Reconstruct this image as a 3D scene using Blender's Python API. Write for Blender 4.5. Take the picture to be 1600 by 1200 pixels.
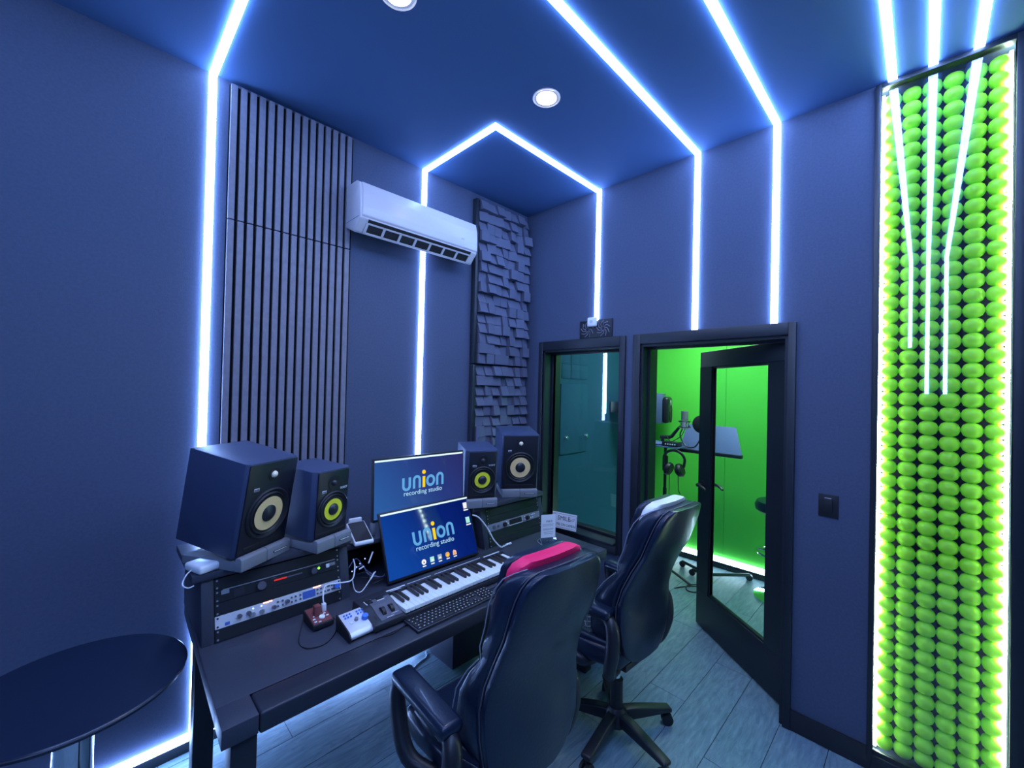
import bpy, bmesh, math, random
from mathutils import Vector, Matrix
S = bpy.context.scene
for o in list(bpy.data.objects): bpy.data.objects.remove(o)
COL = S.collection
PI = math.pi
# ------------------------------------------------------------------ camera, world, exposure
cam = bpy.data.cameras.new('camera'); camo = bpy.data.objects.new('camera', cam); COL.objects.link(camo)
yaw, pitch, roll = 0.787285372, 0.00987708, 0.02323025
cy, sy, cp, sp = math.cos(yaw), math.sin(yaw), math.cos(pitch), math.sin(pitch)
fw = Vector((sy*cp, cy*cp, sp)); r0 = Vector((cy, -sy, 0)); u0 = r0.cross(fw)
rr = r0*math.cos(roll)+u0*math.sin(roll); uu = -r0*math.sin(roll)+u0*math.cos(roll)
M = Matrix((rr, uu, -fw)).transposed().to_4x4(); M.translation = (-2.5056, -2.3573, 1.68)
camo.matrix_world = M
cam.sensor_width = 36; cam.lens = 36*647.7/1600; cam.clip_start = .02
S.camera = camo
S.view_settings.view_transform = 'Standard'; S.view_settings.look = 'None'
S.view_settings.exposure = 0.0; S.view_settings.gamma = 1; S.view_settings.use_curve_mapping = False
w = bpy.data.worlds.new('world'); S.world = w; w.use_nodes = True
w.node_tree.nodes['Background'].inputs[0].default_value = (.05, .08, .2, 1)
w.node_tree.nodes['Background'].inputs[1].default_value = .05
LED_COL, LED_POW = (.28, .465, 1.0), 38.0
H = 3.107            # ceiling height
# ------------------------------------------------------------------ materials
def mat(name, col, rough=.5, metal=0, spec=.5, bump=0, bscale=200, var=0, vscale=8, emit=None, coat=0):
    m = bpy.data.materials.new(name); m.use_nodes = True; nt = m.node_tree; b = nt.nodes['Principled BSDF']
    b.inputs['Base Color'].default_value = (*col, 1); b.inputs['Roughness'].default_value = rough
    b.inputs['Metallic'].default_value = metal; b.inputs['Specular IOR Level'].default_value = spec
    b.inputs['Coat Weight'].default_value = coat
    if emit: b.inputs['Emission Color'].default_value = (*emit[0], 1); b.inputs['Emission Strength'].default_value = emit[1]
    if bump or var:
        tc = nt.nodes.new('ShaderNodeTexCoord')
        if var:
            n = nt.nodes.new('ShaderNodeTexNoise'); n.inputs['Scale'].default_value = vscale; n.inputs['Detail'].default_value = 5
            nt.links.new(tc.outputs['Object'], n.inputs['Vector'])
            mx = nt.nodes.new('ShaderNodeMix'); mx.data_type = 'RGBA'
            mx.inputs[6].default_value = tuple(c*(1-var) for c in col)+(1,); mx.inputs[7].default_value = tuple(min(1, c*(1+var)) for c in col)+(1,)
            nt.links.new(n.outputs['Fac'], mx.inputs[0]); nt.links.new(mx.outputs[2], b.inputs['Base Color'])
        if bump:
            n2 = nt.nodes.new('ShaderNodeTexNoise'); n2.inputs['Scale'].default_value = bscale; n2.inputs['Detail'].default_value = 3
            nt.links.new(tc.outputs['Object'], n2.inputs['Vector'])
            bp = nt.nodes.new('ShaderNodeBump'); bp.inputs['Strength'].default_value = bump; bp.inputs['Distance'].default_value = .002
            nt.links.new(n2.outputs['Fac'], bp.inputs['Height']); nt.links.new(bp.outputs['Normal'], b.inputs['Normal'])
    return m
def emat(name, col, s):
    m = bpy.data.materials.new(name); m.use_nodes = True; nt = m.node_tree; nt.nodes.clear()
    e = nt.nodes.new('ShaderNodeEmission'); e.inputs[0].default_value = (*col, 1); e.inputs[1].default_value = s
    o = nt.nodes.new('ShaderNodeOutputMaterial'); nt.links.new(e.outputs[0], o.inputs[0]); return m
def glass(name, tint=(.92, .97, 1), base=.05):
    m = bpy.data.materials.new(name); m.use_nodes = True; nt = m.node_tree; nt.nodes.clear()
    lw = nt.nodes.new('ShaderNodeLayerWeight'); lw.inputs['Blend'].default_value = .5
    pw = nt.nodes.new('ShaderNodeMath'); pw.operation = 'POWER'; pw.inputs[1].default_value = 5
    nt.links.new(lw.outputs['Facing'], pw.inputs[0])
    ma = nt.nodes.new('ShaderNodeMath'); ma.operation = 'MULTIPLY_ADD'; ma.inputs[1].default_value = .9; ma.inputs[2].default_value = base
    nt.links.new(pw.outputs[0], ma.inputs[0])
    t = nt.nodes.new('ShaderNodeBsdfTransparent'); t.inputs[0].default_value = (*tint, 1)
    g = nt.nodes.new('ShaderNodeBsdfGlossy'); g.inputs['Roughness'].default_value = 0
    mx = nt.nodes.new('ShaderNodeMixShader'); o = nt.nodes.new('ShaderNodeOutputMaterial')
    nt.links.new(ma.outputs[0], mx.inputs[0]); nt.links.new(t.outputs[0], mx.inputs[1]); nt.links.new(g.outputs[0], mx.inputs[2])
    nt.links.new(mx.outputs[0], o.inputs[0]); return m
def weave(name, col, sc=420, var=.18):
    m = mat(name, col, .95, spec=.15, bump=.5, bscale=sc, var=var, vscale=90); return m
def floormat():
    m = bpy.data.materials.new('grey_oak_plank'); m.use_nodes = True; nt = m.node_tree; b = nt.nodes['Principled BSDF']
    tc = nt.nodes.new('ShaderNodeTexCoord'); oi = nt.nodes.new('ShaderNodeObjectInfo')
    mp = nt.nodes.new('ShaderNodeMapping'); mp.inputs['Scale'].default_value = (1.6, 9, 1)
    ad = nt.nodes.new('ShaderNodeVectorMath'); ad.operation = 'MULTIPLY_ADD'
    ad.inputs[1].default_value = (13, 7, 0)
    nt.links.new(oi.outputs['Random'], ad.inputs[0]); nt.links.new(tc.outputs['Object'], ad.inputs[2]); nt.links.new(ad.outputs[0], mp.inputs[0])
    n = nt.nodes.new('ShaderNodeTexNoise'); n.inputs['Scale'].default_value = 1.3; n.inputs['Detail'].default_value = 3; n.inputs['Distortion'].default_value = 1.0
    nt.links.new(mp.outputs[0], n.inputs['Vector'])
    ml = nt.nodes.new('ShaderNodeMath'); ml.operation = 'MULTIPLY'; ml.inputs[1].default_value = 14; nt.links.new(n.outputs['Fac'], ml.inputs[0])
    sn = nt.nodes.new('ShaderNodeMath'); sn.operation = 'FRACT'; nt.links.new(ml.outputs[0], sn.inputs[0])
    n3 = nt.nodes.new('ShaderNodeTexNoise'); n3.inputs['Scale'].default_value = 6; n3.inputs['Detail'].default_value = 8; nt.links.new(mp.outputs[0], n3.inputs['Vector'])
    mm = nt.nodes.new('ShaderNodeMath'); mm.operation = 'MULTIPLY_ADD'; mm.inputs[1].default_value = .22
    nt.links.new(sn.outputs[0], mm.inputs[0]); nt.links.new(n3.outputs['Fac'], mm.inputs[2])
    cr = nt.nodes.new('ShaderNodeValToRGB'); cr.color_ramp.elements[0].position = .3; cr.color_ramp.elements[1].position = 1.0
    cr.color_ramp.elements[0].color = (.11, .185, .225, 1); cr.color_ramp.elements[1].color = (.26, .385, .44, 1)
    nt.links.new(mm.outputs[0], cr.inputs[0]); nt.links.new(cr.outputs[0], b.inputs['Base Color'])
    b.inputs['Roughness'].default_value = .42; b.inputs['Specular IOR Level'].default_value = .4
    bp = nt.nodes.new('ShaderNodeBump'); bp.inputs['Strength'].default_value = .15; bp.inputs['Distance'].default_value = .002
    nt.links.new(mm.outputs[0], bp.inputs['Height']); nt.links.new(bp.outputs['Normal'], b.inputs['Normal']); return m
def screenmat(name, c0, c1, c2, s):   # soft wallpaper gradient shown by the lit screen
    m = bpy.data.materials.new(name); m.use_nodes = True; nt = m.node_tree; nt.nodes.clear()
    tc = nt.nodes.new('ShaderNodeTexCoord'); mp = nt.nodes.new('ShaderNodeMapping'); mp.inputs['Rotation'].default_value = (0, math.radians(35), 0)
    mp.inputs['Location'].default_value = (.25, 0, .1); mp.inputs['Scale'].default_value = (1.6, 1, 1.6)
    sx = nt.nodes.new('ShaderNodeSeparateXYZ'); cr = nt.nodes.new('ShaderNodeValToRGB'); el = cr.color_ramp.elements
    el[0].color = (*c0, 1); el[1].color = (*c2, 1); e = el.new(.5); e.color = (*c1, 1)
    em = nt.nodes.new('ShaderNodeEmission'); em.inputs[1].default_value = s
    gl = nt.nodes.new('ShaderNodeBsdfGlossy'); gl.inputs['Roughness'].default_value = .05
    mx = nt.nodes.new('ShaderNodeMixShader'); mx.inputs[0].default_value = .04; o = nt.nodes.new('ShaderNodeOutputMaterial')
    L = nt.links.new
    L(tc.outputs['Object'], mp.inputs[0]); L(mp.outputs[0], sx.inputs[0]); L(sx.outputs['X'], cr.inputs[0]); L(cr.outputs[0], em.inputs[0])
    L(em.outputs[0], mx.inputs[1]); L(gl.outputs[0], mx.inputs[2]); L(mx.outputs[0], o.inputs[0]); return m
X = dict(
 wall=weave('charcoal_wall_fabric', (.082, .102, .165)),
 ceil=mat('navy_ceiling_paint', (.062, .125, .27), .8, spec=.2, bump=.2, bscale=150),
 black=mat('satin_black_paint', (.018, .02, .026), .35, bump=.1, bscale=60),
 frame=mat('black_wood_frame', (.014, .018, .026), .42),
 slat=mat('dark_wood_veneer', (.19, .185, .235), .5, var=.25, vscale=40),
 felt=mat('black_felt', (.008, .008, .01), .95, spec=.1),
 block=mat('black_foam_block', (.115, .125, .18), .8, spec=.2, var=.1),
 led=emat('led_diffuser', LED_COL, LED_POW),
 ledw=emat('white_led_diffuser', (.62, .85, 1), 14),
 ledt=emat('panel_led_diffuser', (.78, 1, .85), 90),
 warm=emat('warm_lamp_lens', (1, .84, .62), 60),
 white=mat('white_plastic', (.82, .83, .86), .35), acw=mat('appliance_white', (.60, .56, .58), .3),
 dark=mat('dark_slot', (.01, .01, .013), .6),
 desk=mat('charcoal_laminate', (.042, .047, .068), .42, bump=.35, bscale=350, var=.12, vscale=60),
 deskrail=mat('black_padded_vinyl', (.024, .027, .04), .38, bump=.2, bscale=300),
 rackblk=mat('rack_black', (.015, .017, .022), .4), rackmetal=mat('brushed_steel', (.55, .57, .62), .35, .8),
 silver=mat('silver_panel', (.78, .78, .82), .38, .25), knob=mat('grey_knob', (.10, .10, .13), .35),
 lcd=emat('blue_lcd', (.03, .08, .5), .8), red=emat('red_meter', (.9, .05, .05), .7), green=emat('green_lamp', (.25, 1, .05), 2.0),
 bluedot=emat('blue_lamp', (.3, .4, 1), 3), amber=emat('amber_glow', (1, .28, .12), 14),
 vinyl=mat('speaker_vinyl', (.042, .058, .12), .45, bump=.25, bscale=250), baffle=mat('speaker_baffle', (.012, .014, .022), .38),
 rubber=mat('black_rubber', (.012, .013, .017), .5), cone=mat('beige_woven_cone', (.95, .66, .30), .55, bump=.3, bscale=500),
 yel=mat('yellow_woven_cone', (.92, .86, .04), .5, bump=.3, bscale=500), cap=mat('dust_cap', (.02, .022, .03), .32),
 tweet=mat('cream_dome', (.95, .85, .62), .4), badge=mat('pale_badge', (.55, .55, .62), .35, .4), pad=mat('grey_foam_pad', (.21, .22, .25), .8, bump=.3, bscale=300),
 key=mat('ivory_key', (.86, .88, .86), .3), bkey=mat('black_key', (.03, .028, .03), .4), midi=mat('graphite_plastic', (.028, .03, .04), .42),
 midip=mat('grey_plastic', (.11, .11, .14), .45), alu=mat('dark_aluminium', (.07, .07, .09), .4, .6), legend=mat('white_legend', (.85, .87, .9), .5),
 leather=mat('black_leather', (.008, .016, .038), .30, coat=.12, bump=.3, bscale=90, var=.1, vscale=12), pipedark=mat('dark_piping', (.06, .065, .085), .4), pipe=mat('grey_piping', (.28, .29, .33), .5),
 nylon=mat('black_nylon', (.016, .018, .024), .4), pink=mat('pink_leather', (1.0, .015, .13), .5), wleather=mat('white_leather', (.85, .85, .87), .4),
 chrome=mat('chrome', (.85, .86, .9), .08, 1), top=mat('black_table_top', (.010, .018, .042), .26, var=.2, vscale=20),
 green_wall=mat('green_screen_paint', (.13, .78, .08), .85, spec=.15, var=.04, vscale=3), pod=mat('lime_plastic', (.45, .98, .035), .42, var=.05, vscale=5),
 teal=weave('booth_grey_fabric', (.035, .115, .21)), glass=glass('clear_glass'), winglass=glass('booth_window_glass', (.82, .95, .93), .06), acry=glass('acrylic_sheet', (.95, .98, .98), .06),
 acryl=glass('sign_acrylic', (.9, .95, .97), .12), paper=mat('white_paper', (.85, .85, .88), .7), ink=mat('black_ink', (.03, .03, .04), .7),
 inkg=mat('grey_ink', (.35, .35, .42), .7), floor=floormat(), subfloor=mat('joint_dark', (.03, .033, .036), .8), brass=mat('satin_nickel', (.62, .58, .5), .35, .9),
 cable=mat('black_cable', (.012, .012, .016), .45), wcable=mat('white_cable', (.8, .82, .86), .4), stand=mat('grey_sheet_steel', (.12, .17, .34), .4, .2),
 bluek=mat('blue_knob', (.05, .2, .75), .3), maroon=mat('maroon_panel', (.22, .06, .06), .45), tilegrey=mat('ceiling_white', (.6, .62, .65), .8), mesh=mat('black_mesh', (.02, .02, .025), .8),
 greyb=mat('grey_base', (.07, .085, .1), .5))
SCR = dict(sky=emat('logo_sky', (.13, .42, .80), .95), yellow=emat('logo_yellow', (1, .68, .02), 1.0), pale=emat('screen_pale', (.42, .72, .95), 1.0),
 bar=emat('screen_menubar', (.70, .92, .95), 1.2), white=emat('screen_white', (.9, .92, .95), 1.0), purple=emat('screen_purple', (.22, .1, .4), 1), orange=emat('screen_orange', (.9, .45, .15), .9),
 salmon=emat('screen_salmon', (.95, .55, .45), 1), grey=emat('screen_grey', (.35, .45, .55), 1), mint=emat('screen_mint', (.4, .85, .75), 1),
 rear=screenmat('screen_rear', (.03, .125, .42), (.024, .05, .25), (.028, .024, .13), .88), front=screenmat('screen_front', (.006, .07, .40), (.002, .018, .20), (.001, .006, .11), .92))
# ------------------------------------------------------------------ mesh helper
class MB:
    def __init__(s): s.v = []; s.f = []; s.sm = []
    def add(s, vs, fs, smooth=False, m=None):
        b = len(s.v)
        s.v += [tuple(m @ Vector(v)) if m else tuple(v) for v in vs]
        s.f += [tuple(i+b for i in f) for f in fs]; s.sm += [smooth]*len(fs); return s
    def bm(s, bm, smooth=False, m=None):
        bm.verts.index_update(); vs = [v.co[:] for v in bm.verts]; fs = [[v.index for v in f.verts] for f in bm.faces]; bm.free()
        return s.add(vs, fs, smooth, m)
    def box(s, x0, x1, y0, y1, z0, z1, bev=0, seg=2, m=None, smooth=None):
        bm = bmesh.new(); bmesh.ops.create_cube(bm, size=1)
        for v in bm.verts: v.co = Vector(((x0+x1)/2+v.co.x*(x1-x0), (y0+y1)/2+v.co.y*(y1-y0), (z0+z1)/2+v.co.z*(z1-z0)))
        if bev: bmesh.ops.bevel(bm, geom=bm.edges[:], offset=bev, segments=seg, profile=.5, affect='EDGES')
        return s.bm(bm, bool(bev) if smooth is None else smooth, m)
    def prism(s, pts, a, b, axis='x', bev=0, m=None, smooth=False, seg=2):   # polygon extruded along an axis
        def P(p, t): return {'x': (t, p[0], p[1]), 'y': (p[0], t, p[1]), 'z': (p[0], p[1], t)}[axis]
        bm = bmesh.new(); A = [bm.verts.new(P(p, a)) for p in pts]; B = [bm.verts.new(P(p, b)) for p in pts]; n = len(pts)
        bm.faces.new(A[::-1]); bm.faces.new(B)
        for i in range(n): bm.faces.new((A[i], A[(i+1) % n], B[(i+1) % n], B[i]))
        bmesh.ops.recalc_face_normals(bm, faces=bm.faces[:])
        if bev: bmesh.ops.bevel(bm, geom=bm.edges[:], offset=bev, segments=seg, profile=.5, affect='EDGES')
        return s.bm(bm, smooth or bool(bev), m)
    def lathe(s, prof, n=24, m=None, smooth=True):    # profile of (radius, height) about local z
        vs = []; fs = []
        for r, z in prof:
            for i in range(n): a = 2*PI*i/n; vs.append((r*math.cos(a), r*math.sin(a), z))
        for j in range(len(prof)-1):
            for i in range(n): fs.append((j*n+i, j*n+(i+1) % n, (j+1)*n+(i+1) % n, (j+1)*n+i))
        if prof[0][0] > 1e-6: fs.append(tuple(range(n))[::-1])
        if prof[-1][0] > 1e-6: fs.append(tuple(range((len(prof)-1)*n, len(prof)*n)))
        return s.add(vs, fs, smooth, m)
    def cyl(s, p, q, r, n=16, r2=None):
        p = Vector(p); q = Vector(q); d = q-p; m = Matrix.Translation(p) @ d.to_track_quat('Z', 'Y').to_matrix().to_4x4()
        return s.lathe([(r, 0), (r if r2 is None else r2, d.length)], n, m)
    def tube(s, pts, r, n=8, closed=False, smoothpath=0, flat=1.0):
        P = [Vector(p) for p in pts]
        if smoothpath: P = catmull(P, smoothpath, closed)
        N = len(P); vs = []; fs = []; up = None
        if isinstance(r, list) and len(r) != N:
            K = len(r); r = [r[min(int(i*(K-1)/(N-1)), K-2)]*(1-(i*(K-1)/(N-1)-min(int(i*(K-1)/(N-1)), K-2)))+r[min(int(i*(K-1)/(N-1)), K-2)+1]*(i*(K-1)/(N-1)-min(int(i*(K-1)/(N-1)), K-2)) for i in range(N)]
        for i in range(N):
            if closed: t = P[(i+1) % N]-P[i-1]
            else: t = P[min(i+1, N-1)]-P[max(i-1, 0)]
            t.normalize()
            if up is None:
                up = Vector((0, 0, 1)) if abs(t.z) < .9 else Vector((1, 0, 0))
            a = t.cross(up).normalized(); up = a.cross(t).normalized()
            rad = r[i] if isinstance(r, list) else r
            for k in range(n): an = 2*PI*k/n; vs.append(P[i]+a*math.cos(an)*rad+up*math.sin(an)*rad*flat)
        for i in range(N if closed else N-1):
            for k in range(n): j = (i+1) % N; fs.append((i*n+k, i*n+(k+1) % n, j*n+(k+1) % n, j*n+k))
        if not closed: fs += [tuple(range(n))[::-1], tuple(range((N-1)*n, N*n))]
        return s.add(vs, fs, True)
    def loft(s, rings, cap=True, smooth=True, m=None):
        n = len(rings[0]); vs = [p for r in rings for p in r]; fs = []
        for j in range(len(rings)-1):
            for i in range(n): fs.append((j*n+i, j*n+(i+1) % n, (j+1)*n+(i+1) % n, (j+1)*n+i))
        if cap: fs += [tuple(range(n))[::-1], tuple(range((len(rings)-1)*n, len(rings)*n))]
        return s.add(vs, fs, smooth, m)
    def mesh(s, name, material):
        me = bpy.data.meshes.new(name); me.from_pydata(s.v, [], s.f); me.update()
        me.polygons.foreach_set('use_smooth', s.sm)
        bm = bmesh.new(); bm.from_mesh(me); bmesh.ops.remove_doubles(bm, verts=bm.verts[:], dist=1e-6); bmesh.ops.recalc_face_normals(bm, faces=bm.faces[:]); bm.to_mesh(me); bm.free()
        if any(s.sm): me.set_sharp_from_angle(angle=math.radians(38))
        me.materials.append(material); return me
    def build(s, name, material, parent=None, loc=None, rot=None):
        return link(name, s.mesh(name, material), parent, loc, rot)
def catmull(P, k, closed=False):
    out = []; N = len(P)
    for i in range(N if closed else N-1):
        if closed: a, b, c, d = P[i-1], P[i], P[(i+1) % N], P[(i+2) % N]
        else: a, b, c, d = P[max(i-1, 0)], P[i], P[i+1], P[min(i+2, N-1)]
        for j in range(k):
            t = j/k; out.append(.5*((2*b)+(c-a)*t+(2*a-5*b+4*c-d)*t*t+(3*b-a-3*c+d)*t**3))
    if not closed: out.append(P[-1])
    return out
def link(name, me, parent=None, loc=None, rot=None):
    o = bpy.data.objects.new(name, me); COL.objects.link(o)
    if parent: o.parent = parent
    if loc: o.location = loc
    if rot: o.rotation_euler = rot
    return o
def tag(o, label, cat, group=None, kind=None):
    o['label'] = label; o['category'] = cat
    if group: o['group'] = group
    if kind: o['kind'] = kind
    return o
def thing(name, label, cat, loc=(0, 0, 0), rot=(0, 0, 0), group=None):
    o = bpy.data.objects.new(name, None); COL.objects.link(o); o.location = loc; o.rotation_euler = rot; o.empty_display_size = .05
    return tag(o, label, cat, group)
def struct(o): o['kind'] = 'structure'; return o
def lab(o, l): o['label'] = l; return o
def text(s, size, material, parent, m, name='lettering', xs=1.0, depth=.0004, align='CENTER', spacing=1.0):
    c = bpy.data.curves.new(name, 'FONT'); c.body = s; c.size = size; c.extrude = depth; c.align_x = align; c.space_character = spacing; c.resolution_u = 3
    t = bpy.data.objects.new(name, c); COL.objects.link(t); bpy.context.view_layer.update()
    me = bpy.data.meshes.new_from_object(t.evaluated_get(bpy.context.evaluated_depsgraph_get())); bpy.data.objects.remove(t)
    me.transform(m @ Matrix.Diagonal((xs, 1, 1, 1))); me.name = name; me.materials.clear(); me.materials.append(material)
    return link(name, me, parent)
FACE_Y = Matrix.Rotation(PI/2, 4, 'X')     # text plane turned to face -y
def T(x, y, z): return Matrix.Translation((x, y, z))

# ================================================================== THE ROOM
fl = struct(MB().box(-3.6, 1.9, -3.7, .12, -.06, -.004).build('floor', X['subfloor']))
random.seed(4)
pw_, pl_ = .2, 1.22
base_plank = {}
ys = [-3.6]+[-3.45+.2*i for i in range(18)]+[0.0]
for row, (y, y1) in enumerate(zip(ys, ys[1:])):
    x = -3.577-((row*.47) % 1.22)
    while x < 1.8:
        a, b = max(x, -3.5), min(x+pl_, 1.8)
        if b-a > .03:
            k = (round(b-a, 3), round(y1-y, 3))
            if k not in base_plank: base_plank[k] = MB().box(-k[0]/2+.0012, k[0]/2-.0012, -k[1]/2+.0012, k[1]/2-.0012, -.004, 0, .0008, 1).mesh('plank', X['floor'])
            link('plank', base_plank[k], fl, ((a+b)/2, (y+y1)/2, 0))
        x += pl_
TW = .2                                      # thickness of the wall with the door
struct(MB().box(-3.6, .0, 0, .12, 0, H+.1).build('wall_left', X['wall']))
b = MB()
WY0, WY1, WZ0, WZ1 = -.895, -.213, .63, 1.982       # window opening
DY0, DY1, DZ1 = -1.86, -1.043, 1.985                # door opening
NY0, NY1, NZ0, NZ1 = -2.605, -2.198, .05, 3.10      # recess of the lime panel
for y0, y1, z0, z1 in ((WY1, .12, 0, H+.1), (WY0, WY1, 0, WZ0), (WY0, WY1, WZ1, H+.1), (DY1, WY0, 0, H+.1), (DY0, DY1, DZ1, H+.1),
                       (NY1, DY0, 0, H+.1), (NY0, NY1, 0, NZ0), (NY0, NY1, NZ1, H+.1), (-3.7, NY0, 0, H+.1)):
    b.box(0, TW, y0, y1, z0, z1)
b.box(.16, TW, NY0, NY1, NZ0, NZ1)
struct(b.build('wall_right', X['wall']))
struct(MB().box(-3.6, TW, -3.7, -3.6, 0, H+.1).build('wall_back', X['wall']))
struct(MB().box(-3.6, -3.5, -3.6, 0, 0, H+.1).build('wall_rear', X['wall']))
struct(MB().box(-3.6, TW, -3.7, .12, H, H+.1).build('ceiling', X['ceil']))
struct(MB().box(-3.5, 0, -.012, 0, 0, .055, .002).build('baseboard_left', X['black']))
b = MB()
for a, c in ((-1.04, -.0), (-2.2, -1.89), (-3.6, -2.2)): b.box(-.014, 0, a, c, 0, .1, .002)
struct(b.build('baseboard_right', X['black']))
# window casing, jambs, sash, pane
wn = struct(MB().box(-.018, 0, -.935, WY0, WZ0-.05, 2.05, .003).box(-.018, 0, WY1, -.172, WZ0-.05, 2.05, .003).box(-.018, 0, WY0, WY1, WZ1, 2.05, .003).box(-.018, 0, WY0, WY1, WZ0-.06, WZ0, .003).build('window_1', X['frame']))
MB().box(0, TW, WY0, WY0+.012, WZ0, WZ1).box(0, TW, WY1-.012, WY1, WZ0, WZ1).box(0, TW, WY0, WY1, WZ1-.012, WZ1).build('jamb', X['frame'], wn)
MB().box(-.03, TW, WY0+.013, WY1-.013, WZ0, WZ0+.014, .003).build('sill', X['frame'], wn)
MB().box(.083, .117, WY0+.012, WY0+.03, WZ0, WZ1-.012, .003).box(.083, .117, WY1-.03, WY1-.012, WZ0+.014, WZ1-.012, .003).box(.083, .117, WY0+.03, WY1-.03, WZ0+.014, WZ0+.034, .003).box(.083, .117, WY0+.03, WY1-.03, WZ1-.03, WZ1-.012, .003).build('sash', X['frame'], wn)
MB().box(.097, .103, WY0+.03, WY1-.03, WZ0+.034, WZ1-.03).build('pane', X['winglass'], wn)
# door casing and jambs
tr = struct(MB().box(-.018, 0, DY0-.035, DY0, 0, 2.05, .003).box(-.018, 0, DY1, DY1+.05, 0, 2.05, .003).box(-.018, 0, DY0, DY1, DZ1, 2.05, .003).build('trim_1', X['frame']))
MB().box(0, TW, DY0, DY0+.016, 0, DZ1).box(0, TW, DY1-.016, DY1, 0, DZ1).box(0, TW, DY0+.016, DY1-.016, DZ1-.016, DZ1).build('jamb', X['frame'], tr)
MB().box(.07, .1, DY1-.03, DY1-.016, 0, DZ1-.016).box(.07, .1, DY0+.016, DY1-.03, DZ1-.03, DZ1-.016).build('door_stop', X['frame'], tr)
# glazed door, standing open into the booth
dang = math.atan2(.63, .49)
dr = bpy.data.objects.new('door_1', None); COL.objects.link(dr); dr.location = (.145, -1.83, 0); dr.rotation_euler = (0, 0, dang); dr['kind'] = 'structure'
DWd = .795
MB().box(0, DWd, -.02, .02, .012, .262, .003).box(0, DWd, -.02, .02, 1.862, 1.972, .003).box(0, .122, -.02, .02, .262, 1.862).box(.66, DWd, -.02, .02, .262, 1.862).build('leaf', X['frame'], dr)
MB().box(.122, .66, -.003, .003, .262, 1.862).build('pane', X['glass'], dr)
MB().box(.12, .134, -.012, .012, .262, 1.862, .002).box(.648, .662, -.012, .012, .262, 1.862, .002).box(.134, .648, -.012, .012, .262, .276, .002).box(.134, .648, -.012, .012, 1.848, 1.862, .002).build('glazing_bead', X['black'], dr)
hd = MB().cyl((.735, .02, 1.02), (.735, .032, 1.02), .034).cyl((.735, -.02, 1.02), (.735, -.032, 1.02), .034).build('rosette', X['nylon'], dr)
for s in (-1, 1):
    MB().tube([(.735, s*.028, 1.02), (.735, s*.06, 1.02), (.725, s*.067, 1.02), (.69, s*.068, 1.02), (.655, s*.066, 1.012), (.635, s*.064, 1.005)], [.012, .012, .012, .011, .010, .008], 8, smoothpath=3).build('lever_handle', X['nylon'], hd)
MB().box(DWd, DWd+.004, -.012, .012, .92, 1.1).build('latch_plate', X['nylon'], dr)
for z in (.28, 1.0, 1.73):
    MB().cyl((-.006, -.026, z), (-.006, -.026, z+.1), .008, 10).box(-.006, .03, -.0235, -.02, z, z+.1).build('hinge', X['brass'], dr)
# ------------------------------------------------------------------ booth shell
struct(MB().box(TW, 1.9, 0, .12, 0, 2.62).build('wall_booth_left', X['teal']))
struct(MB().box(TW, 1.9, -2.28, -2.16, 0, 2.62).build('wall_booth_right', X['green_wall']))
struct(MB().box(TW, 1.9, -2.28, .12, 2.55, 2.62).build('ceiling_booth', X['tilegrey']))
gw = struct(MB().box(1.8, 1.9, -2.28, .12, 0, 2.62).build('wall_booth_back', X['felt']))
for a, c in ((-2.16, -1.0015), (-.9985, 0)): MB().box(1.78, 1.8, a, c, .05, 2.55, .001, 1).build('wall_panel', X['green_wall'], gw)
struct(MB().box(1.755, 1.78, -2.16, 0, 0, .055, .002).build('baseboard_booth', X['black']))
# ================================================================== LED STRIPS
def strip(name, label, boxes, m='led', group=None):
    bb = MB()
    for x in boxes: bb.box(*x)
    return tag(bb.build(name, X[m]), label, 'light strip', group)
W2, PR = .015, .012
cx, cyy = -2.155, -1.386
strip('led_strip', 'white LED strip up the wall left of the slat panel and on over the ceiling',
      [(cx-W2, cx+W2, -PR, 0, .055, H), (cx-W2, cx+W2, cyy+W2, -PR, H-PR, H)])
strip('led_strip', 'short white LED strip bending at a corner on the ceiling, passing behind the air conditioner',
      [(-1.02, -.99, -PR, 0, .7, 2.565), (-1.02, -.99, -PR, 0, 2.805, H), (-1.02, -.99, -.705, -PR, H-PR, H), (-.99, -PR, -.705, -.675, H-PR, H), (-PR, 0, -.7-W2, -.7+W2, 2.17, H)])
strip('led_strip', 'white LED strip on ceiling and wall ending above the left side of the open door',
      [(cx-W2, -PR, cyy-W2, cyy+W2, H-PR, H), (-PR, 0, cyy-W2, cyy+W2, 2.02, H)])
strip('led_strip', 'white LED strip on ceiling and wall ending above the hinge side of the open door',
      [(-3.2, -PR, -1.794-W2, -1.794+W2, H-PR, H), (-PR, 0, -1.794-W2, -1.794+W2, 2.02, H), (-3.215, -3.185, -1.794+W2, 0, H-PR, H)])
for yy, ze, l in ((-2.242, 2.2, 'left of three parallel ceiling LED strips meeting the lime panel'), (-2.37, 1.72, 'middle of three parallel ceiling LED strips meeting the lime panel'), (-2.50, 1.72, 'right of three parallel ceiling LED strips meeting the lime panel')):
    strip('led_strip', l, [(-3.5, -.02, yy-W2, yy+W2, H-PR, H), (-3.5, -3.5+PR, yy-W2, yy+W2, ze, H-PR)])
strip('led_strip', 'white LED strip along the foot of the left wall by the round table', [(-3.5, -2.172, -.022, -.001, .056, .082)])
strip('led_strip', 'white LED strip along the foot of the left wall behind the desk', [(-2.138, -.99, -.022, -.001, .056, .082)])
strip('led_strip', 'bright white LED strip along the foot of the green booth wall', [(1.757, 1.779, -2.15, -.01, .056, .1)], 'ledw')
strip('led_strip', 'thin white LED strip on the dark booth wall seen through the window', [(1.22, 1.24, -.012, 0, 1.44, 2.55)], 'ledw')
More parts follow.
